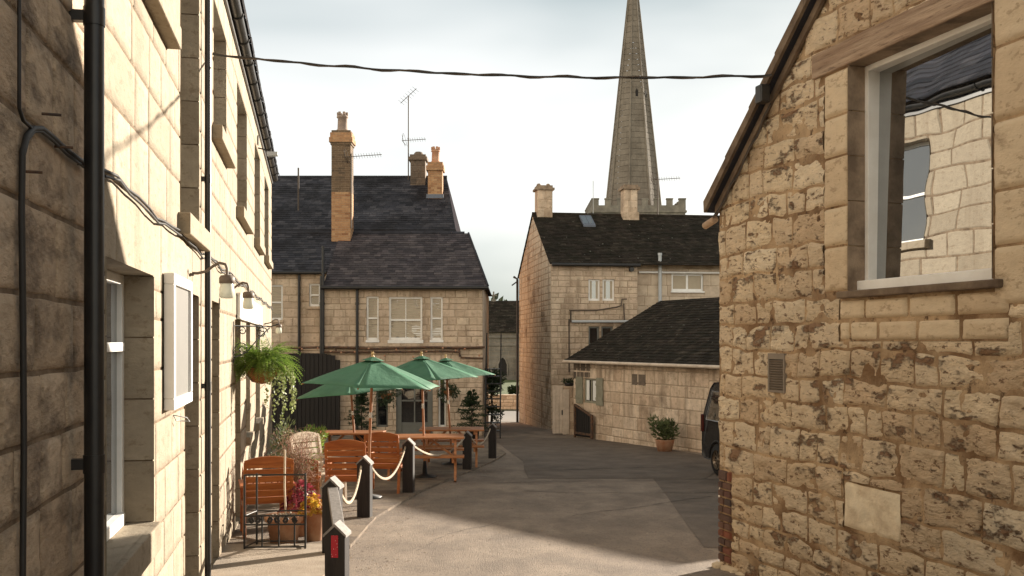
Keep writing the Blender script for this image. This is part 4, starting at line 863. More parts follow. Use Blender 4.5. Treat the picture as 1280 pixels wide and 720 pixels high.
# ================================================================== CHURCH: spire tower and nave
ty = 110; sp = empty('church_spire', (HX(791.5,ty), ty, 0)); tag(sp, 'tall tapering octagonal stone church spire above a battlemented tower', 'church tower')
zb0 = HZ(262,ty); zt0 = HZ(-56,ty); rb = 31.5/F*ty/math.cos(R(22.5))*1.0; rot0 = R(22.5+7)
mb = MB(); nlv = 46
for i in range(nlv):
    za = zb0-.5+(zt0-zb0+.5)*i/nlv; zc = zb0-.5+(zt0-zb0+.5)*(i+1)/nlv; ra_ = rb*(1-i/nlv)+.07; rc_ = rb*(1-(i+1)/nlv)+.07
    for k in range(8):
        a0 = rot0+k*math.pi/4; a1 = a0+math.pi/4; ns = 3 if i < 30 else 1
        for s_ in range(ns):
            u0, u1 = s_/ns, (s_+1)/ns
            def pt(a_, b_, u, rr2, z): p = Vector((math.cos(a_),math.sin(a_),0)).lerp(Vector((math.cos(b_),math.sin(b_),0)), u)*rr2; return (p.x,p.y,z)
            mb.quad(pt(a0,a1,u0,ra_,za), pt(a0,a1,u1,ra_,za), pt(a0,a1,u1,rc_,zc-.03), pt(a0,a1,u0,rc_,zc-.03), 0, rnd.random())
mb.build('spire', M['spire_stone'], sp, fix=False)
mb = MB()
for k in range(8):
    a0 = rot0+k*math.pi/4; mb.tube([(math.cos(a0)*(rb+.08),math.sin(a0)*(rb+.08),zb0-.3),(math.cos(a0)*.09,math.sin(a0)*.09,zt0)], [.13,.05], 6)
mb.build('spire_ribs', M['spire_stone'], sp)
mb = MB(); 
for k in (5,6,7):
    am = rot0+(k+.5)*math.pi/4; rr2 = rb*math.cos(R(22.5)); z = zb0+(zt0-zb0)*.44; q = rr2*(1-.44)+.06; c = Vector((math.cos(am)*q, math.sin(am)*q, z)); tn = Vector((-math.sin(am), math.cos(am), 0))
    mb.add([c-tn*.14-Vector((0,0,.5)), c+tn*.14-Vector((0,0,.5)), c+tn*.14+Vector((0,0,.35)), c+Vector((0,0,.65)), c-tn*.14+Vector((0,0,.35))], [(0,1,2,3,4)])
mb.build('spire_opening', M['inside'], sp, fix=False)
tw = 55.5/F*ty; mb = MB(); mb.box((-tw,-tw,-4),(tw,tw,zb0-.7)); mb.box((-tw-.15,-tw-.15,zb0-.95),(tw+.15,tw+.15,zb0-.75)); mb.build('tower', M['church_stone'], sp)
mb = MB(); nm = 8
for side in range(4):
    Mr = Matrix.Rotation(side*math.pi/2, 4, 'Z'); mb.box((-tw+.001,-tw-.05,zb0-.75),(tw-.001,-tw+.35,zb0-.2), M=Mr)
    for k in range(nm):
        c = -tw+.35+(2*tw-.7)*k/(nm-1); mb.box((c-.32,-tw-.05,zb0-.2),(c+.32,-tw+.35,zb0+.42), M=Mr); mb.box((c-.37,-tw-.1,zb0+.42),(c+.37,-tw+.4,zb0+.55), M=Mr)
mb.build('battlements', M['church_stone'], sp)

ny_ = 76; nv = empty('church_nave', (HX(600,ny_), ny_, -2.95)); tag(nv, 'grey church wing with pointed window and small stone cross seen down the gap', 'church')
z1 = HZ(415,ny_)+2.95; zr_ = HZ(376,80)+2.95; x1 = 7; yq = 4.2
gw = (HX(622.5,ny_)-HX(600,ny_), HX(634.5,ny_)-HX(600,ny_), HZ(480,ny_)+2.95, HZ(446,ny_)+2.95)
mb = MB(); laid(mb, -1.0, x1, -.5, z1, (.25,.35), (.4,.8), .01, .01, .6, 0, 0, 141); mb.box((-1.0,.004,-.5),(x1,8.4,z1-.02), 1); mb.add([(-1.0,0,z1),(-1.0,8.4,z1),(-1.0,yq,zr_)], [(0,1,2)], 0); mb.build('wall', [M['church_stone'], M['far_joint']], nv)
mb = MB(); slates(mb, -1.15, x1, (-.2,z1-.05), (yq,zr_), .25, .35, 0, 0, 142, .03); slates(mb, -1.15, x1, (8.6,z1-.05), (yq,zr_), 1, 1, 0, 0, 143); mb.build('roof', M['tile'], nv, fix=False)
mb = MB(); pl_ = [(gw[0],gw[2]),(gw[1],gw[2]),(gw[1],gw[3]-.6),((gw[0]+gw[1])/2+.22,gw[3]-.2),((gw[0]+gw[1])/2,gw[3]),((gw[0]+gw[1])/2-.22,gw[3]-.2),(gw[0],gw[3]-.6)]
mb.add([(x,-.03,z) for x, z in pl_], [tuple(range(7))]); wgo = mb.build('window', M['inside'], nv, fix=False)
mb = MB(); q = [Vector((x,-.05,z)) for x,z in pl_]; mb.tube(q+[q[0]], .07, 6); mb.build('window_frame', M['church_stone'], wgo)
mb = MB(); cx_ = .0
for (a_, b_) in ((.3,-.02),): pass
mb.box((-.9,-.12,z1-.45),(x1,-.015,z1-.3)); mb.box((-.9,-.1,z1-1.05),(x1,-.015,z1-.95)); mb.box((-.9,-.22,-.4),(x1,-.015,.35)); mb.box((2.75,-.45,-.4),(3.15,-.015,z1-1.1)); mb.build('buttress', M['church_stone'], nv)
cr_ = HX(617,80)-HX(600,ny_)
mb = MB(); mb.box((cr_-.06,yq-.06,zr_-.05),(cr_+.06,yq+.06,zr_+.75)); mb.box((cr_-.25,yq-.05,zr_+.38),(cr_+.25,yq+.05,zr_+.5)); mb.box((cr_-.18,yq-.12,zr_-.05),(cr_+.18,yq+.12,zr_+.12)); mb.build('cross', M['church_stone'], nv)
cw = empty('churchyard_wall', (0,52,-3.6)); tag(cw, 'low brown stone wall beyond the far road in front of the churchyard lawn', 'wall')
mb = MB(); laid(mb, -30, 30, 0, .75, (.15,.22), (.3,.7), .02, .02, .5, 0, 0, 150); mb.box((-30,.004,0),(30,.45,.75), 1); mb.box((-30,-.03,.752),(30,.48,.82), 0); mb.build('wall', [M['shed_stone'], M['far_joint']], cw)

# ================================================================== foliage helpers
def leaf(mb, p, d, n, l, w, m=0, r=.5, fold=.0):
    d = d.normalized(); s = d.cross(n)
    if s.length < 1e-3: s = d.cross(Vector((1,0,0)))
    s.normalize(); u = s.cross(d).normalized()
    mb.add([p, p+d*l*.5+s*w*.5+u*l*.06, p+d*l-u*l*.1, p+d*l*.5-s*w*.5+u*l*.06], [(0,1,2,3)], m, r)
def rdir(r_, up=0):
    v = Vector((r_.gauss(0,1), r_.gauss(0,1), r_.gauss(0,1)+up)); return v.normalized()
def bush(mb, c, rad, n, l, w, r_, m=0, clumps=14, up=.3):
    c = Vector(c); cl = []
    for _ in range(clumps):
        v = rdir(r_); cl.append((Vector((v.x*rad[0], v.y*rad[1], v.z*rad[2]))*r_.uniform(.35,.85), r_.uniform(.25,.42), r_.random()))
    for i in range(n):
        q, s_, tone = cl[i % clumps]; v = rdir(r_); p = c+q+Vector((v.x*rad[0], v.y*rad[1], v.z*rad[2]))*s_*r_.uniform(.4,1)
        leaf(mb, p, (v+Vector((0,0,up))), rdir(r_), l*r_.uniform(.6,1.3), w*r_.uniform(.7,1.2), m, min(1, max(0, tone*.7+r_.random()*.3)))

# distant wooded hillside: one mass
mb = MB(); r_ = random.Random(3)
for i in range(240):
    x = -260+520*i/240+r_.uniform(-3,3); y = r_.uniform(250,330); z = -3+r_.uniform(0,5)
    for k in range(26):
        v = rdir(r_); p = Vector((x,y,z+5))+Vector((v.x*4.5,v.y*4.5,v.z*4.2)); leaf(mb, p, v, rdir(r_), 3.2, 2.4, 0, r_.random())
o = mb.build('distant_woods', M['tree_leaf'], fix=False); tag(o, 'far dark belt of trees on the horizon behind the church', 'woods', kind='stuff')

# ================================================================== bollards and ropes
def bollard(px, y, py_top, wd=.17, label=''):
    base = PG(px, y, .0); h = (427-py_top)/F*y-base.z
    o = empty('bollard', base, R(-4)); tag(o, label, 'bollard', 'black timber bollards round the terrace'); hw = wd/2
    mb = MB(); t = h-.055
    pr_ = [(-hw,0),(hw,0),(hw,t-.045),(0,t+.05-.012),(-hw,t-.045)]
    mb.prism([(a, b) for a, b in pr_], Matrix(((1,0,0,0),(0,0,1,-hw),(0,1,0,-.05),(0,0,0,1))), wd); mb.build('post', M['bollard'], o, bevel=.006)
    c = MB(); e = .012
    for s_ in (-1,1):
        c.add([(0,-hw-e,t-.018),(s_*(hw+e),-hw-e,t-.108),(s_*(hw+e),-hw-e,t-.085),(0,-hw-e,t+.008),(0,hw+e,t-.018),(s_*(hw+e),hw+e,t-.108),(s_*(hw+e),hw+e,t-.085),(0,hw+e,t+.008)], [(0,1,2,3),(4,5,6,7),(0,1,5,4),(1,2,6,5),(2,3,7,6),(3,0,4,7)])
    c.build('cap', M['grey_wood'], o)
    return o, h
BL = [(421.5,8.3,645,'front bollard with a red reflector at the bottom edge of the view'),(415.5,10.0,590,'second bollard, right behind the one with the red reflector'),
      (456,12.9,565,'third bollard from the front, its shadow on the ground beside the orange chair'),(510.7,15.8,544,'fourth bollard, in front of the picnic table under the parasol'),
      (584,20,535.5,'fifth bollard, right of the picnic table end'),(615.5,22.5,526,'farthest bollard, at the right end of the rope by the iron stair')]
bo = [bollard(a,b,c,label=d) for a,b,c,d in BL]
mb = MB(); hB = bo[0][1]; mb.box((-.03,-.092,hB-.33),(.03,-.085,hB-.145)); mb.build('reflector', M['red_reflector'], bo[0][0], bevel=.004)
# plank rail between the first two
a = bo[0][0].location+Vector((-.0,.1,hB-.14)); b = bo[1][0].location+Vector((.02,-.1,bo[1][1]-.16)); mb = MB(); mb.bar(Vector((0,0,0)), b-a, .10, .05)
o = mb.build('plank_rail', M['grey_wood'], loc=a, bevel=.005); tag(o, 'grey weathered plank joining the two front bollards', 'rail')
def rope(i, j, sag, label, da=.16, db=.16):
    pa = bo[i][0].location+Vector((.06,.02,bo[i][1]-da)); pb = bo[j][0].location+Vector((-.04,-.02,bo[j][1]-db)); n = 26; pts = []
    for k in range(n+1): t = k/n; p = pa.lerp(pb, t); p.z -= sag*4*t*(1-t); pts.append(p-pa)
    mb = MB()
    for s_ in range(3): # three twisted strands
        q = []
        for k in range(n*3+1):
            t = k/(n*3); f_ = t*n; i0 = min(int(f_), n-1); p = pts[i0].lerp(pts[i0+1], f_-i0); a_ = t*60+s_*2.094; q.append(p+Vector((math.cos(a_)*.3, math.cos(a_)*.3, math.sin(a_)))*.009)
        mb.tube(q, .0125, 6)
    o = mb.build('rope', M['rope'], loc=pa); tag(o, label, 'rope', 'thick ropes slung between bollards')
rope(1,2,.30,'short thick rope hanging steeply between the second and third bollards'); rope(2,3,.34,'deeply sagging rope in front of the armchair with its back to us'); rope(3,4,.26,'long rope in front of the picnic table'); rope(4,5,.25,'farthest rope, ending at the bollard by the iron stair')

# ================================================================== furniture
def slat(mb, p, q, w, t, r_, up=Vector((0,0,1))): mb.bar(p, q, w, t, 0, r_, up)
def chair(x, y, rz, label, wm='varnish', tilt=12, dz=0, sc=.94):
    o = empty('garden_chair', (x, y, g(y)+.035+dz), rz); o.scale = (sc, sc, sc); tag(o, label, 'chair', 'wooden garden chairs on the terrace')
    W = .29
    mb = MB(); ti = R(tilt); nsl = 6
    def bp(u, v): return Vector((u, -.22-math.sin(ti)*v, .40+math.cos(ti)*v))
    for k in range(nsl):
        v = .06+.095*k; mb.bar(bp(-W+.03,v), bp(W-.03,v), .014, .078, 0, rnd.random(), Vector((0,-math.sin(ti),math.cos(ti))))
    # arched top rail
    n = 8; vs = []
    for i in range(n+1):
        u = -W+2*W*i/n; top = .60+.055*(1-(u/W)**2)
        for (yy_, v) in ((.012,.545),(.012,top),(-.02,top),(-.02,.545)): p = bp(u, v); vs.append(p+Vector((0,yy_*math.cos(ti),0)))
    fs = [(4*i+k, 4*(i+1)+k, 4*(i+1)+(k+1)%4, 4*i+(k+1)%4) for i in range(n) for k in range(4)]+[(0,1,2,3),(4*n+3,4*n+2,4*n+1,4*n)]
    mb.add(vs, fs, 0, .8)
    for s_ in (-1,1): mb.bar(bp(s_*(W-.015),-.03), bp(s_*(W-.015),.57), .032, .04, 0, .4, Vector((1,0,0)))
    mb.build('backrest', M[wm], o, bevel=.003)
    mb = MB()
    for k in range(6): y_ = -.2+.083*k; mb.box((-W+.02,y_,.405+.006*k),(W-.02,y_+.068,.427+.006*k), 0, rnd.random())
    mb.build('seat', M[wm], o, bevel=.003)
    for sx in (-1,1):
        mb = MB(); mb.bar((sx*(W-.01),.27,0),(sx*(W-.01),.25,.62), .045, .045, 0, .3, Vector((1,0,0))); mb.build('leg', M[wm], o, bevel=.003)
        mb = MB(); mb.bar((sx*(W-.01),-.30,0),(sx*(W-.01),-.22,.45), .045, .045, 0, .6, Vector((1,0,0))); mb.build('leg', M[wm], o, bevel=.003)
        mb = MB(); mb.box((sx*(W-.0)-.04,-.32,.625),(sx*(W-.0)+.04,.31,.65), 0, .7); mb.build('armrest', M[wm], o, bevel=.006)
        mb = MB(); mb.box((sx*(W-.01)-.012,-.24,.35),(sx*(W-.01)+.012,.25,.41), 0, .5); mb.build('rail', M[wm], o)
    return o
def X(px, y): return (px-640)/F*y
chair(X(333,11.4), 11.4, R(18), 'orange garden chair tilted behind the black iron plant stand', tilt=20, sc=.92)
chair(X(431,13.7), 13.9, R(4), 'orange slatted armchair with its back to us behind the third bollard')
chair(X(482,15.9), 15.9, R(-5), 'taller-looking armchair with its back to us by the front parasol pole')
chair(X(399,14.6), 14.6, R(-128), 'chair turned sideways with sunlit paleness painted into its slats, left of the other armchairs', wm='pale_cane_sunlit_wood', sc=.96)
chair(X(328,13.2), 13.2, R(-75), 'dark brown chair tight against the sunlit wall behind the plant stand chair')
chair(X(372,13.0), 13.2, R(10), 'brown chair half hidden by dry twigs between plant stand and armchairs', tilt=28, sc=.80)
def picnic(x, y, rz, L_, label):
    o = empty('picnic_table', (x, y, g(y)+.035), rz); tag(o, label, 'table', 'wooden picnic tables under the parasols')
    mb = MB()
    for k in range(5): y_ = -.36+.147*k; mb.box((-L_/2,y_,.73),(L_/2,y_+.136,.765), 0, rnd.random())
    mb.build('tabletop', M['pine'], o, bevel=.004)
    for s_ in (-1,1):
        mb = MB()
        for k in range(2): y_ = s_*.62-.13+.135*k; mb.box((-L_/2,y_,.43),(L_/2,y_+.125,.465), 0, rnd.random())
        mb.build('bench', M['pine'], o, bevel=.004)
        for e in (-1,1):
            mb = MB(); mb.bar((e*(L_/2-.16),s_*.62,0),(e*(L_/2-.16),s_*.24,.73), .10, .045, 0, .4, Vector((1,0,0))); mb.build('leg', M['pine'], o, bevel=.003)
    for e in (-1,1):
        mb = MB(); mb.box((e*(L_/2-.20)-.02,-.74,.345),(e*(L_/2-.20)+.02,.74,.43)); mb.box((e*(L_/2-.20)-.02,-.34,.66),(e*(L_/2-.20)+.02,.34,.73)); mb.build('cross_beam', M['pine'], o)
        mb = MB(); mb.bar((e*(L_/2-.2),0,.39),(e*.12,0,.71), .06, .04); mb.build('brace', M['pine'], o)
    return o
picnic(X(529,18.3), 18.3, R(3), 1.5, 'picnic table nearest the bollards with its A-frame end facing the lane')
picnic(X(565,21), 21.0, R(2), 1.35, 'farthest picnic table, next to the potted conifer')
picnic(X(436,19.6), 19.8, R(-3), 1.3, 'picnic table half hidden behind the armchairs at the left')
def parasol(px, y, py_tip, R_, drop, rot, label, pxb=None, py_b=None):
    tipz = (427-py_tip)/F*y; gz = g(y)+.035; xb = X(pxb, y) if pxb else X(px, y); xt = X(px, y)
    o = empty('parasol', (xb, y, gz)); tag(o, label, 'parasol', 'green parasols over the terrace tables')
    tip = Vector((xt-xb, 0, tipz-gz)); n = 6
    mb = MB(); mb.tube([(0,0,.03), tip*.98], .021, 12); mb.build('pole', M['pole'], o)
    mb = MB(); mb.tube([tip*.56+Vector((0,-.0,0)), tip*.60], .026, 12); mb.build('sleeve', M['chrome'], o)
    mb = MB(); mb.lathe([(.0,0),(.22,0),(.22,.03),(.05,.06),(.03,.3),(0,.3)], n=18); mb.build('base', M['black_metal'], o)
    top = tip-Vector((0,0,.05)); lean = (xt-xb)/max(.1, tipz-gz); rim = [top+Vector((R_*math.cos(rot+k*math.pi/3), R_*math.sin(rot+k*math.pi/3), -drop-1.3*lean*R_*math.cos(rot+k*math.pi/3))) for k in range(n)]
    mb = MB(); ns = 8; nr = 7
    def cp(k, u, v, c0, base_top):  # u along rim 0..1, v from top 0..1
        a, b = rim[k], rim[(k+1)%n]; e = a.lerp(b, u); e = e+Vector((0,0,.012*4*u*(1-u)*v))
        
        p = base_top.lerp(e, v); p.z += .012*math.sin(math.pi*v)*(1-1.6*4*u*(1-u)); return p
    for k in range(n):
        vs = []
        for j in range(nr+1):
            v = .10+.90*j/nr
            for i in range(ns+1): vs.append(cp(k, i/ns, v, 0, top))
        mb.add(vs, [(j*(ns+1)+i, j*(ns+1)+i+1, (j+1)*(ns+1)+i+1, (j+1)*(ns+1)+i) for j in range(nr) for i in range(ns)], 0, .5, True)
    c = mb.build('canopy', M['canvas'], o, fix=False)
    sd_ = c.modifiers.new('thick', 'SOLIDIFY'); sd_.thickness = .003
    mb = MB(); t2 = top+Vector((0,0,.035))
    for k in range(n):
        vs = [t2]
        for i in range(5): e = rim[k].lerp(rim[(k+1)%n], i/4); vs.append(t2.lerp(e+Vector((0,0,.045)), .17))
        mb.add(vs, [(0,i,i+1) for i in range(1,5)], 0, .5)
    mb.build('vent_cap', M['canvas'], o, fix=False)
    for k in range(n):
        mb = MB(); mb.bar(top+Vector((0,0,-.02)), rim[k]+Vector((0,0,-.012)), .014, .018); mb.build('rib', M['pole'], o)
        mb = MB(); mb.bar(tip*.78, top.lerp(rim[k], .55)+Vector((0,0,-.02)), .012, .014); mb.build('strut', M['pole'], o)
    mb = MB(); mb.lathe([(0,-.04),(.026,-.04),(.026,-.015),(.011,0),(.02,.012),(.022,.03),(.012,.045),(0,.05)], tip, 12)
    for k in range(5): a_ = k*1.2566; mb.tube([tip+Vector((0,0,.03)), tip+Vector((math.cos(a_)*.032,0,.03+math.sin(a_)*.036))], .006, 6)
    mb.build('finial', M['brass'], o)
    return o
parasol(466, 15.0, 444, 1.09, .40, R(-90-3), 'nearest green parasol, its front corner pointing at us over the armchairs', pxb=459.5)
parasol(437, 19.6, 464, 1.15, .38, R(-80), 'half hidden green parasol lowest at the left behind the nearest one', pxb=446)
parasol(527, 18.3, 443, 1.08, .40, R(-71), 'middle green parasol above the picnic table nearest the bollards', pxb=531)
parasol(557, 21.0, 446, 1.08, .40, R(-12), 'farthest green parasol reaching to the corner of the slate roofed house', pxb=565)

# ================================================================== iron plant stand with pots in front
sy = 10.35; stx = X(347, sy); gz = g(sy)+.04
o = empty('iron_plant_stand', (stx, sy, gz), R(2)); tag(o, 'black wrought-iron frame with scrollwork in front of the terracotta bowl', 'plant stand')
mb = MB(); hw = .31; hh = .78
for (x_, y_, h_) in ((-hw,-.14,hh),(hw,-.14,hh),(-hw+.06,.16,hh*.97),(hw-.05,.16,hh*.97)): mb.tube([(x_,y_,0),(x_,y_,h_)], .011, 8)
for x_ in (-.13,.04,.2): mb.tube([(x_,-.14,.05),(x_,-.14,.36)], .009, 8)
mb.build('uprights', M['black_metal'], o)
mb = MB()
for z_ in (hh,.36,.27,.04): mb.tube([(-hw,-.14,z_),(hw,-.14,z_)], .009, 8)
for z_ in (.36,.04): mb.tube([(-hw+.06,.16,z_),(hw-.05,.16,z_)], .008, 8); mb.tube([(-hw,-.14,z_),(-hw+.06,.16,z_)], .008, 8); mb.tube([(hw,-.14,z_),(hw-.05,.16,z_)], .008, 8)
mb.build('rails', M['black_metal'], o)
mb = MB()
for cx in (-.24,-.17,-.05,.02,.11,.2):
    s_ = 1 if int(cx*100) % 2 else -1
    for q in (-1,1): mb.tube([(cx+q*s_*.03*math.cos(a_/10*5)*(1-a_/22), -.14, .315+.035*math.sin(a_/10*5)*(1-a_/22)*q) for a_ in range(20)], .005, 6)
mb.build('scrollwork', M['black_metal'], o)
def pot_thing(name, loc, r, h, label, cat, mtl='terracotta', soil='soil', group=None):
    o = empty(name, loc); tag(o, label, cat, group)
    mb = MB(); mb.lathe([(0,0),(r*.72,0),(r*.9,h*.78),(r*1.02,h*.79),(r*1.04,h*.99),(r*.96,h),(r*.9,h*.97),(r*.86,h*.86)], n=28); mb.build('pot', M[mtl], o, fix=False)
    mb = MB(); mb.lathe([(r*.9,h*.88),(r*.5,h*.93),(0,h*.93)], n=20); mb.build('soil', M[soil], o, fix=False); return o
r_ = random.Random(11)
o = pot_thing('terracotta_planter', (X(359,10.9), 10.75, g(10.75)+.035), .20, .30, 'wide terracotta bowl full of pebbles behind the iron plant stand', 'planter', soil='gravel')
mb = MB()
for i in range(120): a_ = r_.uniform(0,6.28); q = r_.uniform(0,.17); c = Vector((math.cos(a_)*q, math.sin(a_)*q, .285+r_.uniform(0,.012))); s_ = r_.uniform(.007,.015); mb.lathe([(0,-s_),(s_,0),(0,s_)], c, 6)
mb.build('pebbles', M['gravel'], o)
mb = MB(); mb.tube([(.02,0,.28),(.0,.02,.6),(.01,.0,1.0)], .011, 8); mb.build('cane', M['pale_cane_sunlit_wood'], o)
# dry wispy shrub in its own pot
ow = pot_thing('dry_shrub', (X(371,12.0), 12.0, g(12.0)+.035), .15, .28, 'wispy reddish dry shrub with thin arching twigs behind the iron plant stand', 'shrub')
mb = MB()
for i in range(120):
    a_ = r_.uniform(0,6.28); h_ = r_.uniform(.3,.9); sp_ = r_.uniform(.08,.5); pts = []; wx, wy = r_.uniform(-.07,.07), r_.uniform(-.07,.07)
    for k in range(9): t = k/8; pts.append((math.cos(a_)*sp_*t**1.3+wx*math.sin(t*5)+r_.uniform(-.015,.015), math.sin(a_)*sp_*t**1.3+wy*math.sin(t*6), .27+h_*math.sin(t*(1.6+.7*(i%3)/2))))
    mb.tube(pts, [.0036*(1-.6*k/8) for k in range(9)], 4, 0, r_.random(), caps=False)
    for q in range(3):
        p = Vector(pts[3+q*2]); mb.tube([p, p+rdir(r_,.5)*.07, p+rdir(r_,.8)*.13], .0018, 3, 0, r_.random(), caps=False)
mb.build('twigs', M['twig'], ow)
mb = MB(); bush(mb, (0,0,.62), (.26,.25,.28), 260, .05, .014, r_, clumps=9, up=.8); mb.build('leaves', M['shrub_leaf'], ow, fix=False)
o = pot_thing('flower_pot', (X(391.5,10.9), 10.9, g(10.9)+.035), .125, .34, 'terracotta pot with crimson and yellow leaves beside the second bollard', 'plant pot')
def heuchera(parent, c, n, rad, hgt, m):
    mb = MB()
    for i in range(n):
        a_ = r_.uniform(0,6.28); q = rad*math.sqrt(r_.random()); z = c[2]+hgt*(1-(q/rad)**2)*r_.uniform(.4,1); p = Vector((c[0]+math.cos(a_)*q, c[1]+math.sin(a_)*q, z)); nn = (Vector((math.cos(a_)*q/rad, math.sin(a_)*q/rad, .8))+rdir(r_)*.6).normalized()
        t1_ = nn.orthogonal().normalized(); t2_ = nn.cross(t1_); k = 7; s_ = r_.uniform(.018,.034); ring = [p+t1_*math.cos(j/k*6.28)*s_*r_.uniform(.7,1.1)+t2_*math.sin(j/k*6.28)*s_*r_.uniform(.7,1.1)+nn*.008*r_.uniform(-1,1) for j in range(k)]
        mb.add([p-nn*.008]+ring, [(0,1+j,1+(j+1)%k) for j in range(k)], 0, r_.random())
    return mb.build('leaves', M[m], parent, fix=False)
heuchera(o, (-.0,0,.30), 170, .17, .24, 'yellow_leaf')
o2 = pot_thing('flower_pot', (X(378,11.25), 11.25, g(11.25)+.035), .13, .30, 'pot of deep crimson foliage behind the pebble filled bowl', 'plant pot')
heuchera(o2, (0,0,.28), 300, .26, .36, 'crimson_leaf')
# green shrubs on the terrace
def shrub(x, y, h, rad, label, m, n=1100, l=.06, w_=.02, potr=.16, pm='terracotta', kind='shrub', dz=.035):
    o = empty('potted_shrub', (x, y, g(y)+dz)); tag(o, label, kind)
    mb = MB(); mb.lathe([(0,0),(potr*.75,0),(potr,.28),(potr*1.05,.3),(potr*.85,.28)], n=18); mb.build('pot', M[pm], o, fix=False)
    mb = MB(); bush(mb, (0,0,h-rad[2]), rad, n, l, w_, r_, clumps=18, up=.7); mb.build('leaves', M[m], o, fix=False)
    mb = MB()
    for k in range(6): a_ = k*1.05; mb.tube([(0,0,.25),(math.cos(a_)*rad[0]*.3,math.sin(a_)*rad[1]*.3,(h-rad[2])*.9),(math.cos(a_)*rad[0]*.6,math.sin(a_)*rad[1]*.6,h-rad[2]*.4)], [.012,.008,.004], 5)
    mb.build('stems', M['bark'], o); return o
shrub(X(391,16.2), 16.2, 1.12, (.26,.26,.36), 'upright fresh green shrub in front of the black boarded doors', 'leaf', 1500, .07, .016)
shrub(X(352,14.6), 14.9, 1.25, (.32,.3,.50), 'loose grey green shrub behind the dry twigs by the wall', 'shrub_leaf', 1500, .08, .014)
# conifers near the rear house
def conifer(x, y, h, rad, label):
    o = empty('potted_conifer', (x, y, g(y)+.035)); tag(o, label, 'conifer', 'potted conifers by the rear house')
    mb = MB(); mb.lathe([(0,0),(.17,0),(.2,.3),(.22,.32),(.18,.3)], n=16); mb.build('pot', M['dark_boards'], o, fix=False)
    mb = MB(); mb.tube([(0,0,.2),(0,0,h*.95)], [.025,.006], 6); mb.build('trunk', M['bark'], o)
    mb = MB()
    for i in range(85):
        t = r_.random()**.8; z = .35+(h-.4)*t; a_ = r_.uniform(0,6.28); ln = rad*(1-t)*r_.uniform(.6,1.15)+.05; d = Vector((math.cos(a_), math.sin(a_), .25-.35*(1-t)))
        for k in range(14):
            u = (k+1)/14; p = Vector((0,0,z))+d*ln*u; rr2 = r_.random()
            for q in range(3): leaf(mb, p, d+rdir(r_)*.9, rdir(r_), .07, .022, 0, rr2)
    mb.build('foliage', M['dark_leaf'], o, fix=False); return o
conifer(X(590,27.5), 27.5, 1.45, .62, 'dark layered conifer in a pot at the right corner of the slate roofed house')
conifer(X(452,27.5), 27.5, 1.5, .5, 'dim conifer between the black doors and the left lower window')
# hanging baskets
def hanging(loc, rad, label, m, n, bracket=None, big=False):
    o = empty('hanging_basket', loc); tag(o, label, 'hanging basket'); k = .18 if big else rad*.5
    mb = MB(); mb.lathe([(0,-k),(k*.55,-k*.86),(k*.9,-k*.4),(k*1.0,0),(k*.9,.0),(k*.5,-k*.5),(0,-k*.6)], n=18); mb.build('basket', M['coco'], o, fix=False)
    mb = MB()
    for j in range(3): a_ = j*2.094+.4; mb.tube([(math.cos(a_)*k,math.sin(a_)*k,0),(0,0,.42 if big else .3)], .003, 4)
    if big:
        for j in range(8): a_ = j*.785; mb.tube([(math.cos(a_)*k*q*1.02, math.sin(a_)*k*q*1.02, z) for q, z in ((1,0),(.92,-k*.4),(.57,-k*.86))], .003, 4)
        mb.tube([(math.cos(j*.314)*k*1.02, math.sin(j*.314)*k*1.02, 0) for j in range(21)], .005, 5)
    mb.build('chains', M['black_metal'], o)
    mb = MB()
    if big:
        for i in range(430):   # arching fern fronds, each with two rows of leaflets
            a_ = r_.uniform(0,6.28); ln = r_.uniform(.2,.42); el = r_.uniform(.1,1.35); p = Vector((math.cos(a_),math.sin(a_),0))*r_.uniform(0,.12)+Vector((0,0,.02)); d = Vector((math.cos(a_)*math.cos(el), math.sin(a_)*math.cos(el), math.sin(el))); tone = r_.random()
            m_ = 14; sd_ = d.cross(Vector((0,0,1))).normalized()
            for q in range(m_):
                p = p+d*(ln/m_); d = (d+Vector((0,0,-.13))).normalized(); wl2 = .038*math.sin((q+1)/(m_+1)*3.0)+.006
                for s_ in (-1,1): leaf(mb, p, sd_*s_+d*.6+rdir(r_)*.15, Vector((0,0,1)), wl2, .011, 0, min(1,tone*.8+r_.random()*.2))
    else: bush(mb, (0,0,-.02), (rad,rad,rad*.9), n, .07, .03, r_, clumps=12, up=-.2)
    mb.build('foliage', M[m], o, fix=False)
    mb = MB()
    for i in range(16 if big else 8):
        a_ = r_.uniform(-1.2,1.3) if big else r_.uniform(0,6.28); ln = r_.uniform(.25,.72) if big else r_.uniform(.15,rad*1.6); p = Vector((math.cos(a_)*k*1.1, math.sin(a_)*k*1.1, .03)); d = Vector((math.cos(a_)*.8,math.sin(a_)*.8,.1)); ns_ = int(ln/.028)
        for q in range(ns_):
            p = p+d*.028; d = (d*.75+Vector((r_.uniform(-.12,.12),r_.uniform(-.12,.12),-.5))*.5).normalized()
            for s_ in range(2): leaf(mb, p, rdir(r_,-.4), rdir(r_), .036, .030, 0, r_.random())
    mb.build('trailing_leaves', M['ivy' if big else m], o, fix=False)
    return o
bz = .20; by = 11.3
hp = wall_world(by+.45, .31, -.30); hanging((hp.x, hp.y, -.30), .3, 'lush sunlit fern hanging basket with trailing variegated ivy on the left wall', 'leaf', 0, big=True).scale = (1.12,1.12,1.15)
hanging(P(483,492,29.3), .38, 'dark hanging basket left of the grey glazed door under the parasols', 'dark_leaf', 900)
hanging(P(561,488,29.3), .34, 'dark hanging basket over the white narrow window right of the grey door', 'dark_leaf', 900)
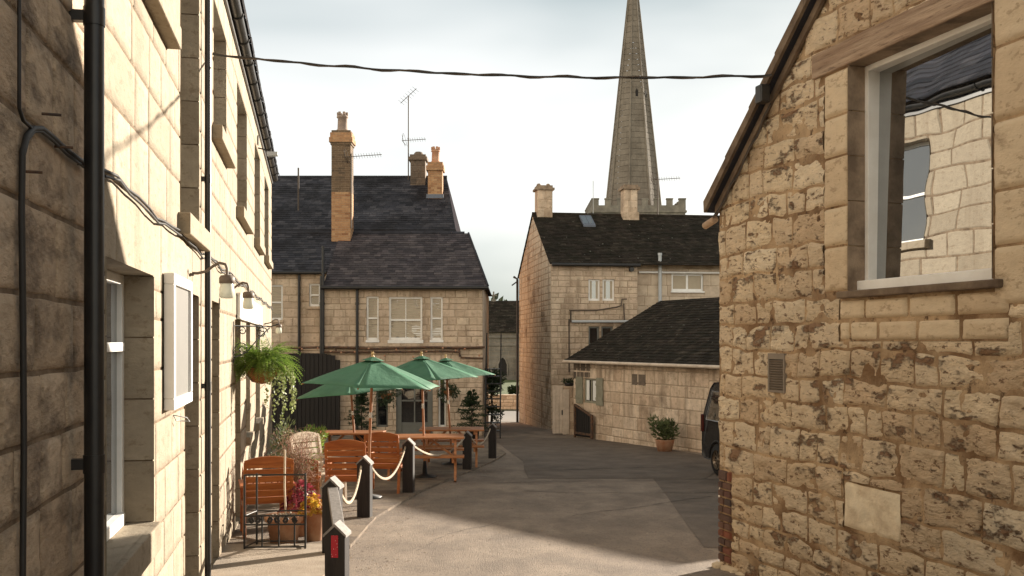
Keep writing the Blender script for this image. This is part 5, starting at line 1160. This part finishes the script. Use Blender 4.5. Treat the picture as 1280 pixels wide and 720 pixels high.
# scroll bracket of the big basket
o = empty('scroll_bracket', wall_world(by, 0, bz-.02), ang); tag(o, 'black wrought-iron scroll bracket carrying the fern basket', 'bracket')
mb = MB(); mb.tube([(0,-.02,.05),(0,-.02,-.42)], .007, 6); mb.tube([(.35,-.02,0),(.45,-.42,.0),(.5,-.5,.03)], .008, 6)
mb.tube([(0,-.02,0),(.5,-.42,-.0)], .007, 6)
def scroll(c, r0, turns, flip, x0=.0): return [(x0+.1*i/24, c[0]+flip*r0*(1-i/30)*math.cos(i*turns), c[1]+r0*(1-i/30)*math.sin(i*turns)) for i in range(25)]
for (c, r0, fl) in (((-.11,-.06),.055,1),((-.11,-.26),.075,1),((-.33,-.08),.07,-1),((-.30,-.03),.05,-1)): mb.tube(scroll(c, r0, .35, fl), .006, 6)
mb.tube([(0,-.03,-.36),(.12,-.16,-.30),(.25,-.28,-.14),(.4,-.4,-.02)], .007, 6)
mb.build('scrollwork', M['black_metal'], o)
# wall lamps with swan necks
def lamp(y, z, L_, label, s_=1.0):
    o = empty('wall_lamp', wall_world(y, 0, z), ang); tag(o, label, 'lamp', 'swan-neck lamps on the terrace wall')
    mb = MB(); pts = [(0,-.02,.02),(0,-.06,.02),(0,-.12,.035),(0,-.17,.075),(0,-.215,.10),(0,-L_+.012,.09),(0,-L_,.06),(0,-L_,.0)]
    q = []
    for i in range(len(pts)-1):
        for k in range(4): q.append(Vector(pts[i]).lerp(Vector(pts[i+1]), k/4))
    q.append(Vector(pts[-1])); mb.tube(q, .0105, 8); mb.lathe([(0,0),(.035,0),(.03,.02),(0,.02)], (0,0,0), 12); mb.build('arm', M['brown_metal'], o)
    mb = MB(); mb.lathe([(0,.012),(.045,.006),(.058,-.012),(.058,-.052),(.05,-.056)], (0,-L_,0), 20); mb.build('cap', M['brown_metal'], o, fix=False)
    mb = MB(); mb.lathe([(.047,-.055),(.055,-.11),(.057,-.15),(.04,-.165),(0,-.168)], (0,-L_,0), 20); mb.build('lamp_shade', M['lamp_glass'], o, fix=False); return o
lamp(7.42, .49, .27, 'nearest swan-neck lamp with white glass on the sunlit wall')
lamp(9.9, .49, .27, 'second swan-neck lamp, just behind the nearest and above the white sign')
lamp(18.7, .32, .27, 'farthest small swan-neck lamp at the end of the terrace wall')
# notice board, blank sign, floodlight, hook
o = empty('notice_board', wall_world(6.05, 0, 0), ang); tag(o, 'white framed grey board fixed flat on the sunlit wall next to the near window', 'notice board')
mb = MB(); W_ = .94; z0, z1 = -.42, .42; f_ = .07
mb.box((0,-.075,z0),(W_,-.013,z0+f_)); mb.box((0,-.075,z1-f_),(W_,-.013,z1)); mb.box((0,-.075,z0+f_),(f_,-.013,z1-f_)); mb.box((W_-f_,-.075,z0+f_),(W_,-.013,z1-f_)); mb.build('frame', M['white_paint'], o, bevel=.006)
mb = MB(); mb.box((f_,-.055,z0+f_),(W_-f_,-.014,z1-f_)); mb.build('panel', M['board_face'], o)
o = empty('blank_sign', wall_world(11.9, 0, 0), ang); tag(o, 'blank white fascia sign on the wall between the second lamp and the scroll bracket', 'sign')
mb = MB(); mb.box((0,-.05,.29),(5.3,-.013,.56)); mb.build('panel', M['sign_face'], o, bevel=.004); mb = MB(); mb.box((-.02,-.058,.56),(5.32,-.013,.585)); mb.box((-.02,-.058,.27),(5.32,-.013,.29)); mb.build('trim', M['white_paint'], o)
o = empty('floodlight', wall_world(16.3, 0, 3.12), ang); tag(o, 'small black floodlight on an arm under the terrace gutter', 'lamp')
mb = MB(); mb.tube([(0,-.02,.05),(0,-.12,.03),(0,-.2,-.03)], .012, 6); mb.box((-.05,-.03,.1),(.05,-.013,.25)); mb.build('arm', M['black_metal'], o); mb = MB(); mb.box((-.07,-.34,-.07),(.07,-.16,-.01)); mb.build('head', M['flue'], o, bevel=.01)
o = empty('wire_hook', wall_world(6.5, 0, -.48), ang); tag(o, 'tiny bent wire hook sticking out of the wall below the framed board', 'hook')
mb = MB(); mb.tube([(0,-.01,0),(.02,-.09,-.02),(.1,-.1,-.05),(.04,-.02,-.04),(0,-.01,0)], .004, 5); mb.build('wire', M['flue'], o)
# overhead cable across the lane
A_ = Vector((-2.66, 8.85, 2.555)); B_ = Vector((2.16, 8.28, 2.215)); n = 60; pts = []; pts2 = []
for k in range(n+1):
    t = k/n; p = A_.lerp(B_, t); p.z -= .09*4*t*(1-t)+.004*math.sin(k*1.1); pts.append(p-A_); pts2.append(p-A_+Vector((.0,.012*math.sin(k*.8),.012*math.cos(k*.8))))
o = empty('overhead_cable', A_); tag(o, 'dark twisted cable strung across the lane against the sky', 'cable')
mb = MB(); mb.tube(pts, .0095, 6); mb.build('core', M['cable'], o); mb = MB(); mb.tube(pts2, .006, 6); mb.build('twist', M['old_cable'], o)

# potted plant by the shed, plant on the pier, bush by the stair
yp = 24.8
shrub(X(831,yp), yp, .92, (.42,.36,.34), 'leafy plant in a terracotta pot against the outbuilding wall', 'shrub_leaf', 1300, .09, .035, .24, dz=0)
o = empty('pier_plant', (pw.location.x-.05, yg+.1, g(yg)+1.5)); tag(o, 'small dark plant on top of the stone pier', 'plant'); mb = MB(); bush(mb, (0,0,.1), (.26,.2,.13), 350, .06, .03, r_, clumps=8); mb.build('leaves', M['dark_leaf'], o, fix=False)
mb = MB(); mb.lathe([(0,0),(.12,0),(.15,.1),(.13,.1)], n=12); mb.build('pot', M['black_metal'], o, fix=False)
o = empty('leafy_shrub', (X(614,32), 32, g(32))); tag(o, 'tall dark shrub in the gap beside the iron staircase', 'shrub')
mb = MB(); bush(mb, (0,0,1.6), (.42,.4,.5), 1300, .1, .05, r_, clumps=14); bush(mb, (.1,0,.6), (.3,.3,.4), 400, .1, .05, r_, clumps=8); mb.build('foliage', M['dark_leaf'], o, fix=False)
mb = MB(); mb.tube([(0,0,-.05),(.03,0,.8),(0,0,1.5)], [.05,.035,.02], 7); mb.build('trunk', M['bark'], o)
for (px, yy_, s_) in ((604,56,1.0),(644,54.5,.45)):
    o = empty('churchyard_bush', (X(px,yy_), yy_, -2.95)); tag(o, 'rounded green bush behind the churchyard wall, %s one' % ('left' if px < 620 else 'right'), 'bush'); mb = MB(); bush(mb, (0,0,.5*s_), (1.0*s_,.8*s_,.6*s_), 700, .16, .08, r_, clumps=10); mb.build('foliage', M['dark_leaf'], o, fix=False)
# cracks in the asphalt
mb = MB(); r_ = random.Random(5)
for (x, y, dx, dy, n) in ((-.4,17.5,.9,.12,9),(.2,16.2,.8,-.1,7),(-.9,19.5,.8,.2,8),(.8,13.2,.5,.35,7),(-1.0,10.4,.12,.5,6),(1.6,20.5,1.0,.15,10)):
    p = Vector((x,y,0)); w0 = .012
    for k in range(n*3):
        q = p+Vector((dx/4+r_.uniform(-.06,.06), dy/4+r_.uniform(-.07,.07), 0)); w1 = r_.uniform(.006,.018); h_ = .0095
        mb.quad((p.x,p.y-w0,g(p.y-w0)+h_),(q.x,q.y-w1,g(q.y-w1)+h_),(q.x,q.y+w1,g(q.y+w1)+h_),(p.x,p.y+w0,g(p.y+w0)+h_)); p = q; w0 = w1
structure(mb.build('asphalt_cracks', M['crack'], fix=False))
# manhole
my = 8.45
o = empty('manhole_cover', (X(470,my), my, g(my)+.002)); tag(o, 'round ribbed iron manhole cover at the bottom edge of the lane', 'manhole cover'); slp_ = math.atan2(g(9)-g(8), 1); o.rotation_euler = (slp_,0,0)
mb = MB(); mb.lathe([(0,.012),(.33,.012),(.34,.012),(.345,.0)], n=48); mb.build('plate', M['rust'], o, fix=False)
mb = MB()
for k in range(-10,11):
    x_ = k*.03; l_ = math.sqrt(max(0,.32**2-x_*x_))
    if abs(x_) < .13: mb.box((x_-.008,.13,.012),(x_+.008,l_,.021)); mb.box((x_-.008,-l_,.012),(x_+.008,-.13,.021))
    else: mb.box((x_-.008,-l_,.012),(x_+.008,l_,.021))
for a in range(-4,5):
    for b in range(-4,5): mb.box((a*.028-.007,b*.028-.007,.012),(a*.028+.007,b*.028+.007,.020))
mb.build('ribs', M['asphalt'], o)

# ================================================================== van behind the cottage corner
vy = 19.7; hd = Vector((.22,-.975,0)).normalized(); av = math.atan2(hd.y, hd.x)
van = empty('parked_van', (X(876.5,vy), vy, g(19.2)), av); van.scale = (.95,.95,.93); tag(van, 'dark van parked behind the cottage corner with its rear wheel showing', 'van')
# local x: rear (0) -> nose (4.9); near side is y=0, body extends to +y 1.9 (away from the lane)
VW = 1.9; zlift = .0
prof = [(0.02,.42),(0,.55),(0,1.05),(.06,1.35),(.20,1.78),(.34,1.90),(.9,1.95),(3.2,1.93),(3.55,1.84),(4.1,1.30),(4.75,1.08),(4.9,.85),(4.92,.45),(4.8,.30),(.1,.30)]
def inset(z): return 0.0 if z < 1.05 else (z-1.05)*.14
mb = MB(); n = len(prof); secs = []
for (y_, k) in ((0.03,.985),(0.0,1),(VW,1),(VW-.03,.985)):
    cx, cz = 2.45, 1.0; secs.append([(cx+(x_-cx)*k, (y_+inset(z_)) if y_ < 1 else (y_-inset(z_)), cz+(z_-cz)*k) for x_, z_ in prof])
vs = [p for s_ in secs for p in s_]; fs = [(s_*n+i, s_*n+(i+1)%n, (s_+1)*n+(i+1)%n, (s_+1)*n+i) for s_ in range(3) for i in range(n)]+[tuple(range(n))[::-1], tuple(range(3*n,4*n))]
mb.add(vs, fs); body = mb.build('body', M['car_paint'], van, bevel=.02)
def vwin(x0, x1, z0, z1, sk=0):
    mb = MB(); mb.add([(x0,inset(z0)-.004,z0),(x1,inset(z0)-.004,z0),(x1-sk,inset(z1)-.004,z1),(x0+.12,inset(z1)-.004,z1)], [(0,1,2,3)]); w_ = mb.build('side_window', M['glass'], van, fix=False)
    t = MB(); q = [Vector((x0,inset(z0)-.008,z0)),Vector((x1,inset(z0)-.008,z0)),Vector((x1-sk,inset(z1)-.008,z1)),Vector((x0+.12,inset(z1)-.008,z1))]; t.tube(q+[q[0]], .009, 6); t.build('window_trim', M['chrome'], w_)
vwin(.25,1.55,1.12,1.72); vwin(1.65,2.75,1.12,1.72); vwin(2.85,3.9,1.12,1.72,.45)
mb = MB(); mb.quad((.055,.2,1.15),(.055,VW-.2,1.15),(.19,VW-.3,1.7),(.19,.3,1.7)); mb.build('rear_window', M['glass'], van, fix=False, loc=(-.02,0,0))
for y_ in (.0, VW-.14):
    mb = MB(); mb.box((-.03,y_-.006,.85),(.05,y_+.15,1.22)); mb.build('tail_light', M['tail_red'], van, bevel=.015)
    mb = MB(); mb.box((4.6,y_+.0,.75),(4.9,y_+.14,.95)); mb.build('headlight', M['flue'], van, bevel=.02)
mb = MB(); mb.box((-.07,.03,.32),(.1,VW-.03,.62)); mb.build('bumper', M['tyre'], van, bevel=.03); mb = MB(); mb.box((4.8,.03,.25),(4.98,VW-.03,.6)); mb.build('bumper', M['tyre'], van, bevel=.03)
for y_ in (.2, VW-.2): mb = MB(); mb.tube([(.5,y_,2.0),(3.0,y_,2.0)], .02, 8); mb.box((.48,y_-.02,1.9),(.56,y_+.02,2.0)); mb.box((2.9,y_-.02,1.9),(2.98,y_+.02,2.0)); mb.build('roof_rail', M['black_metal'], van)
mb = MB(); mb.box((3.75,-.2,1.15),(3.85,-.0,1.4)); mb.build('wing_mirror', M['car_paint'], van, bevel=.02)
for x_ in (.80, 3.85):
    for y_, s_ in ((-.01,1),(VW+.01,-1)):
        mb = MB(); mb.lathe([(.20,-.02),(.215,0),(.30,-.0),(.335,.03),(.335,.2),(.30,.23),(.1,.23)], n=32); t_ = mb.build('wheel', M['tyre'], van, loc=(x_, y_, .335), rot=(R(-90) if s_ == 1 else R(90),0,0), fix=False)
        mb = MB(); mb.lathe([(.215,.0),(.21,.03),(.19,.05)], n=32); mb.lathe([(0,.012),(.045,.012),(.05,.03)], n=16)
        for k in range(10): a_ = k*.628; mb.bar((math.cos(a_)*.04,math.sin(a_)*.04,.022),(math.cos(a_)*.205,math.sin(a_)*.205,.012), .022, .016)
        mb.lathe([(0,.07),(.2,.07)], n=24); mb.build('rim', M['alloy'], t_, fix=False)
    mb = MB(); mb.tube([(x_+.38*math.cos(a_/14*math.pi), -.005, .335+.38*math.sin(a_/14*math.pi)) for a_ in range(15)], .025, 6); mb.build('wheel_arch', M['tyre'], van)
mb = MB(); mb.box((.5,.05,.2),(4.4,VW-.05,.45)); mb.build('underbody', M['tyre'], van)

# leaf litter and grit along the edges of the lane
mb = MB(); r_ = random.Random(77)
for i in range(900):
    y = r_.uniform(7.5, 27); e = patio_edge(y) if 9 < y < 24 else -1.6; q = r_.random()
    x = e+abs(r_.gauss(0,.35))+.03 if q < .6 else r_.uniform(-1.5, 3.2)
    if q > .85: y = r_.uniform(20,29); x = 1.7+(30-y)*.49-abs(r_.gauss(0,.25))-.1
    a_ = r_.uniform(0,6.28); s_ = r_.uniform(.006,.022); p = Vector((x, y, g(y)+.012)); d = Vector((math.cos(a_), math.sin(a_), r_.uniform(-.2,.3)))
    leaf(mb, p, d, Vector((0,0,1)), s_*1.6, s_, 0, r_.random())
o = mb.build('leaf_litter', M['litter'], fix=False); tag(o, 'tiny fallen leaves and grit scattered along the edges of the lane', 'leaf litter', kind='stuff')
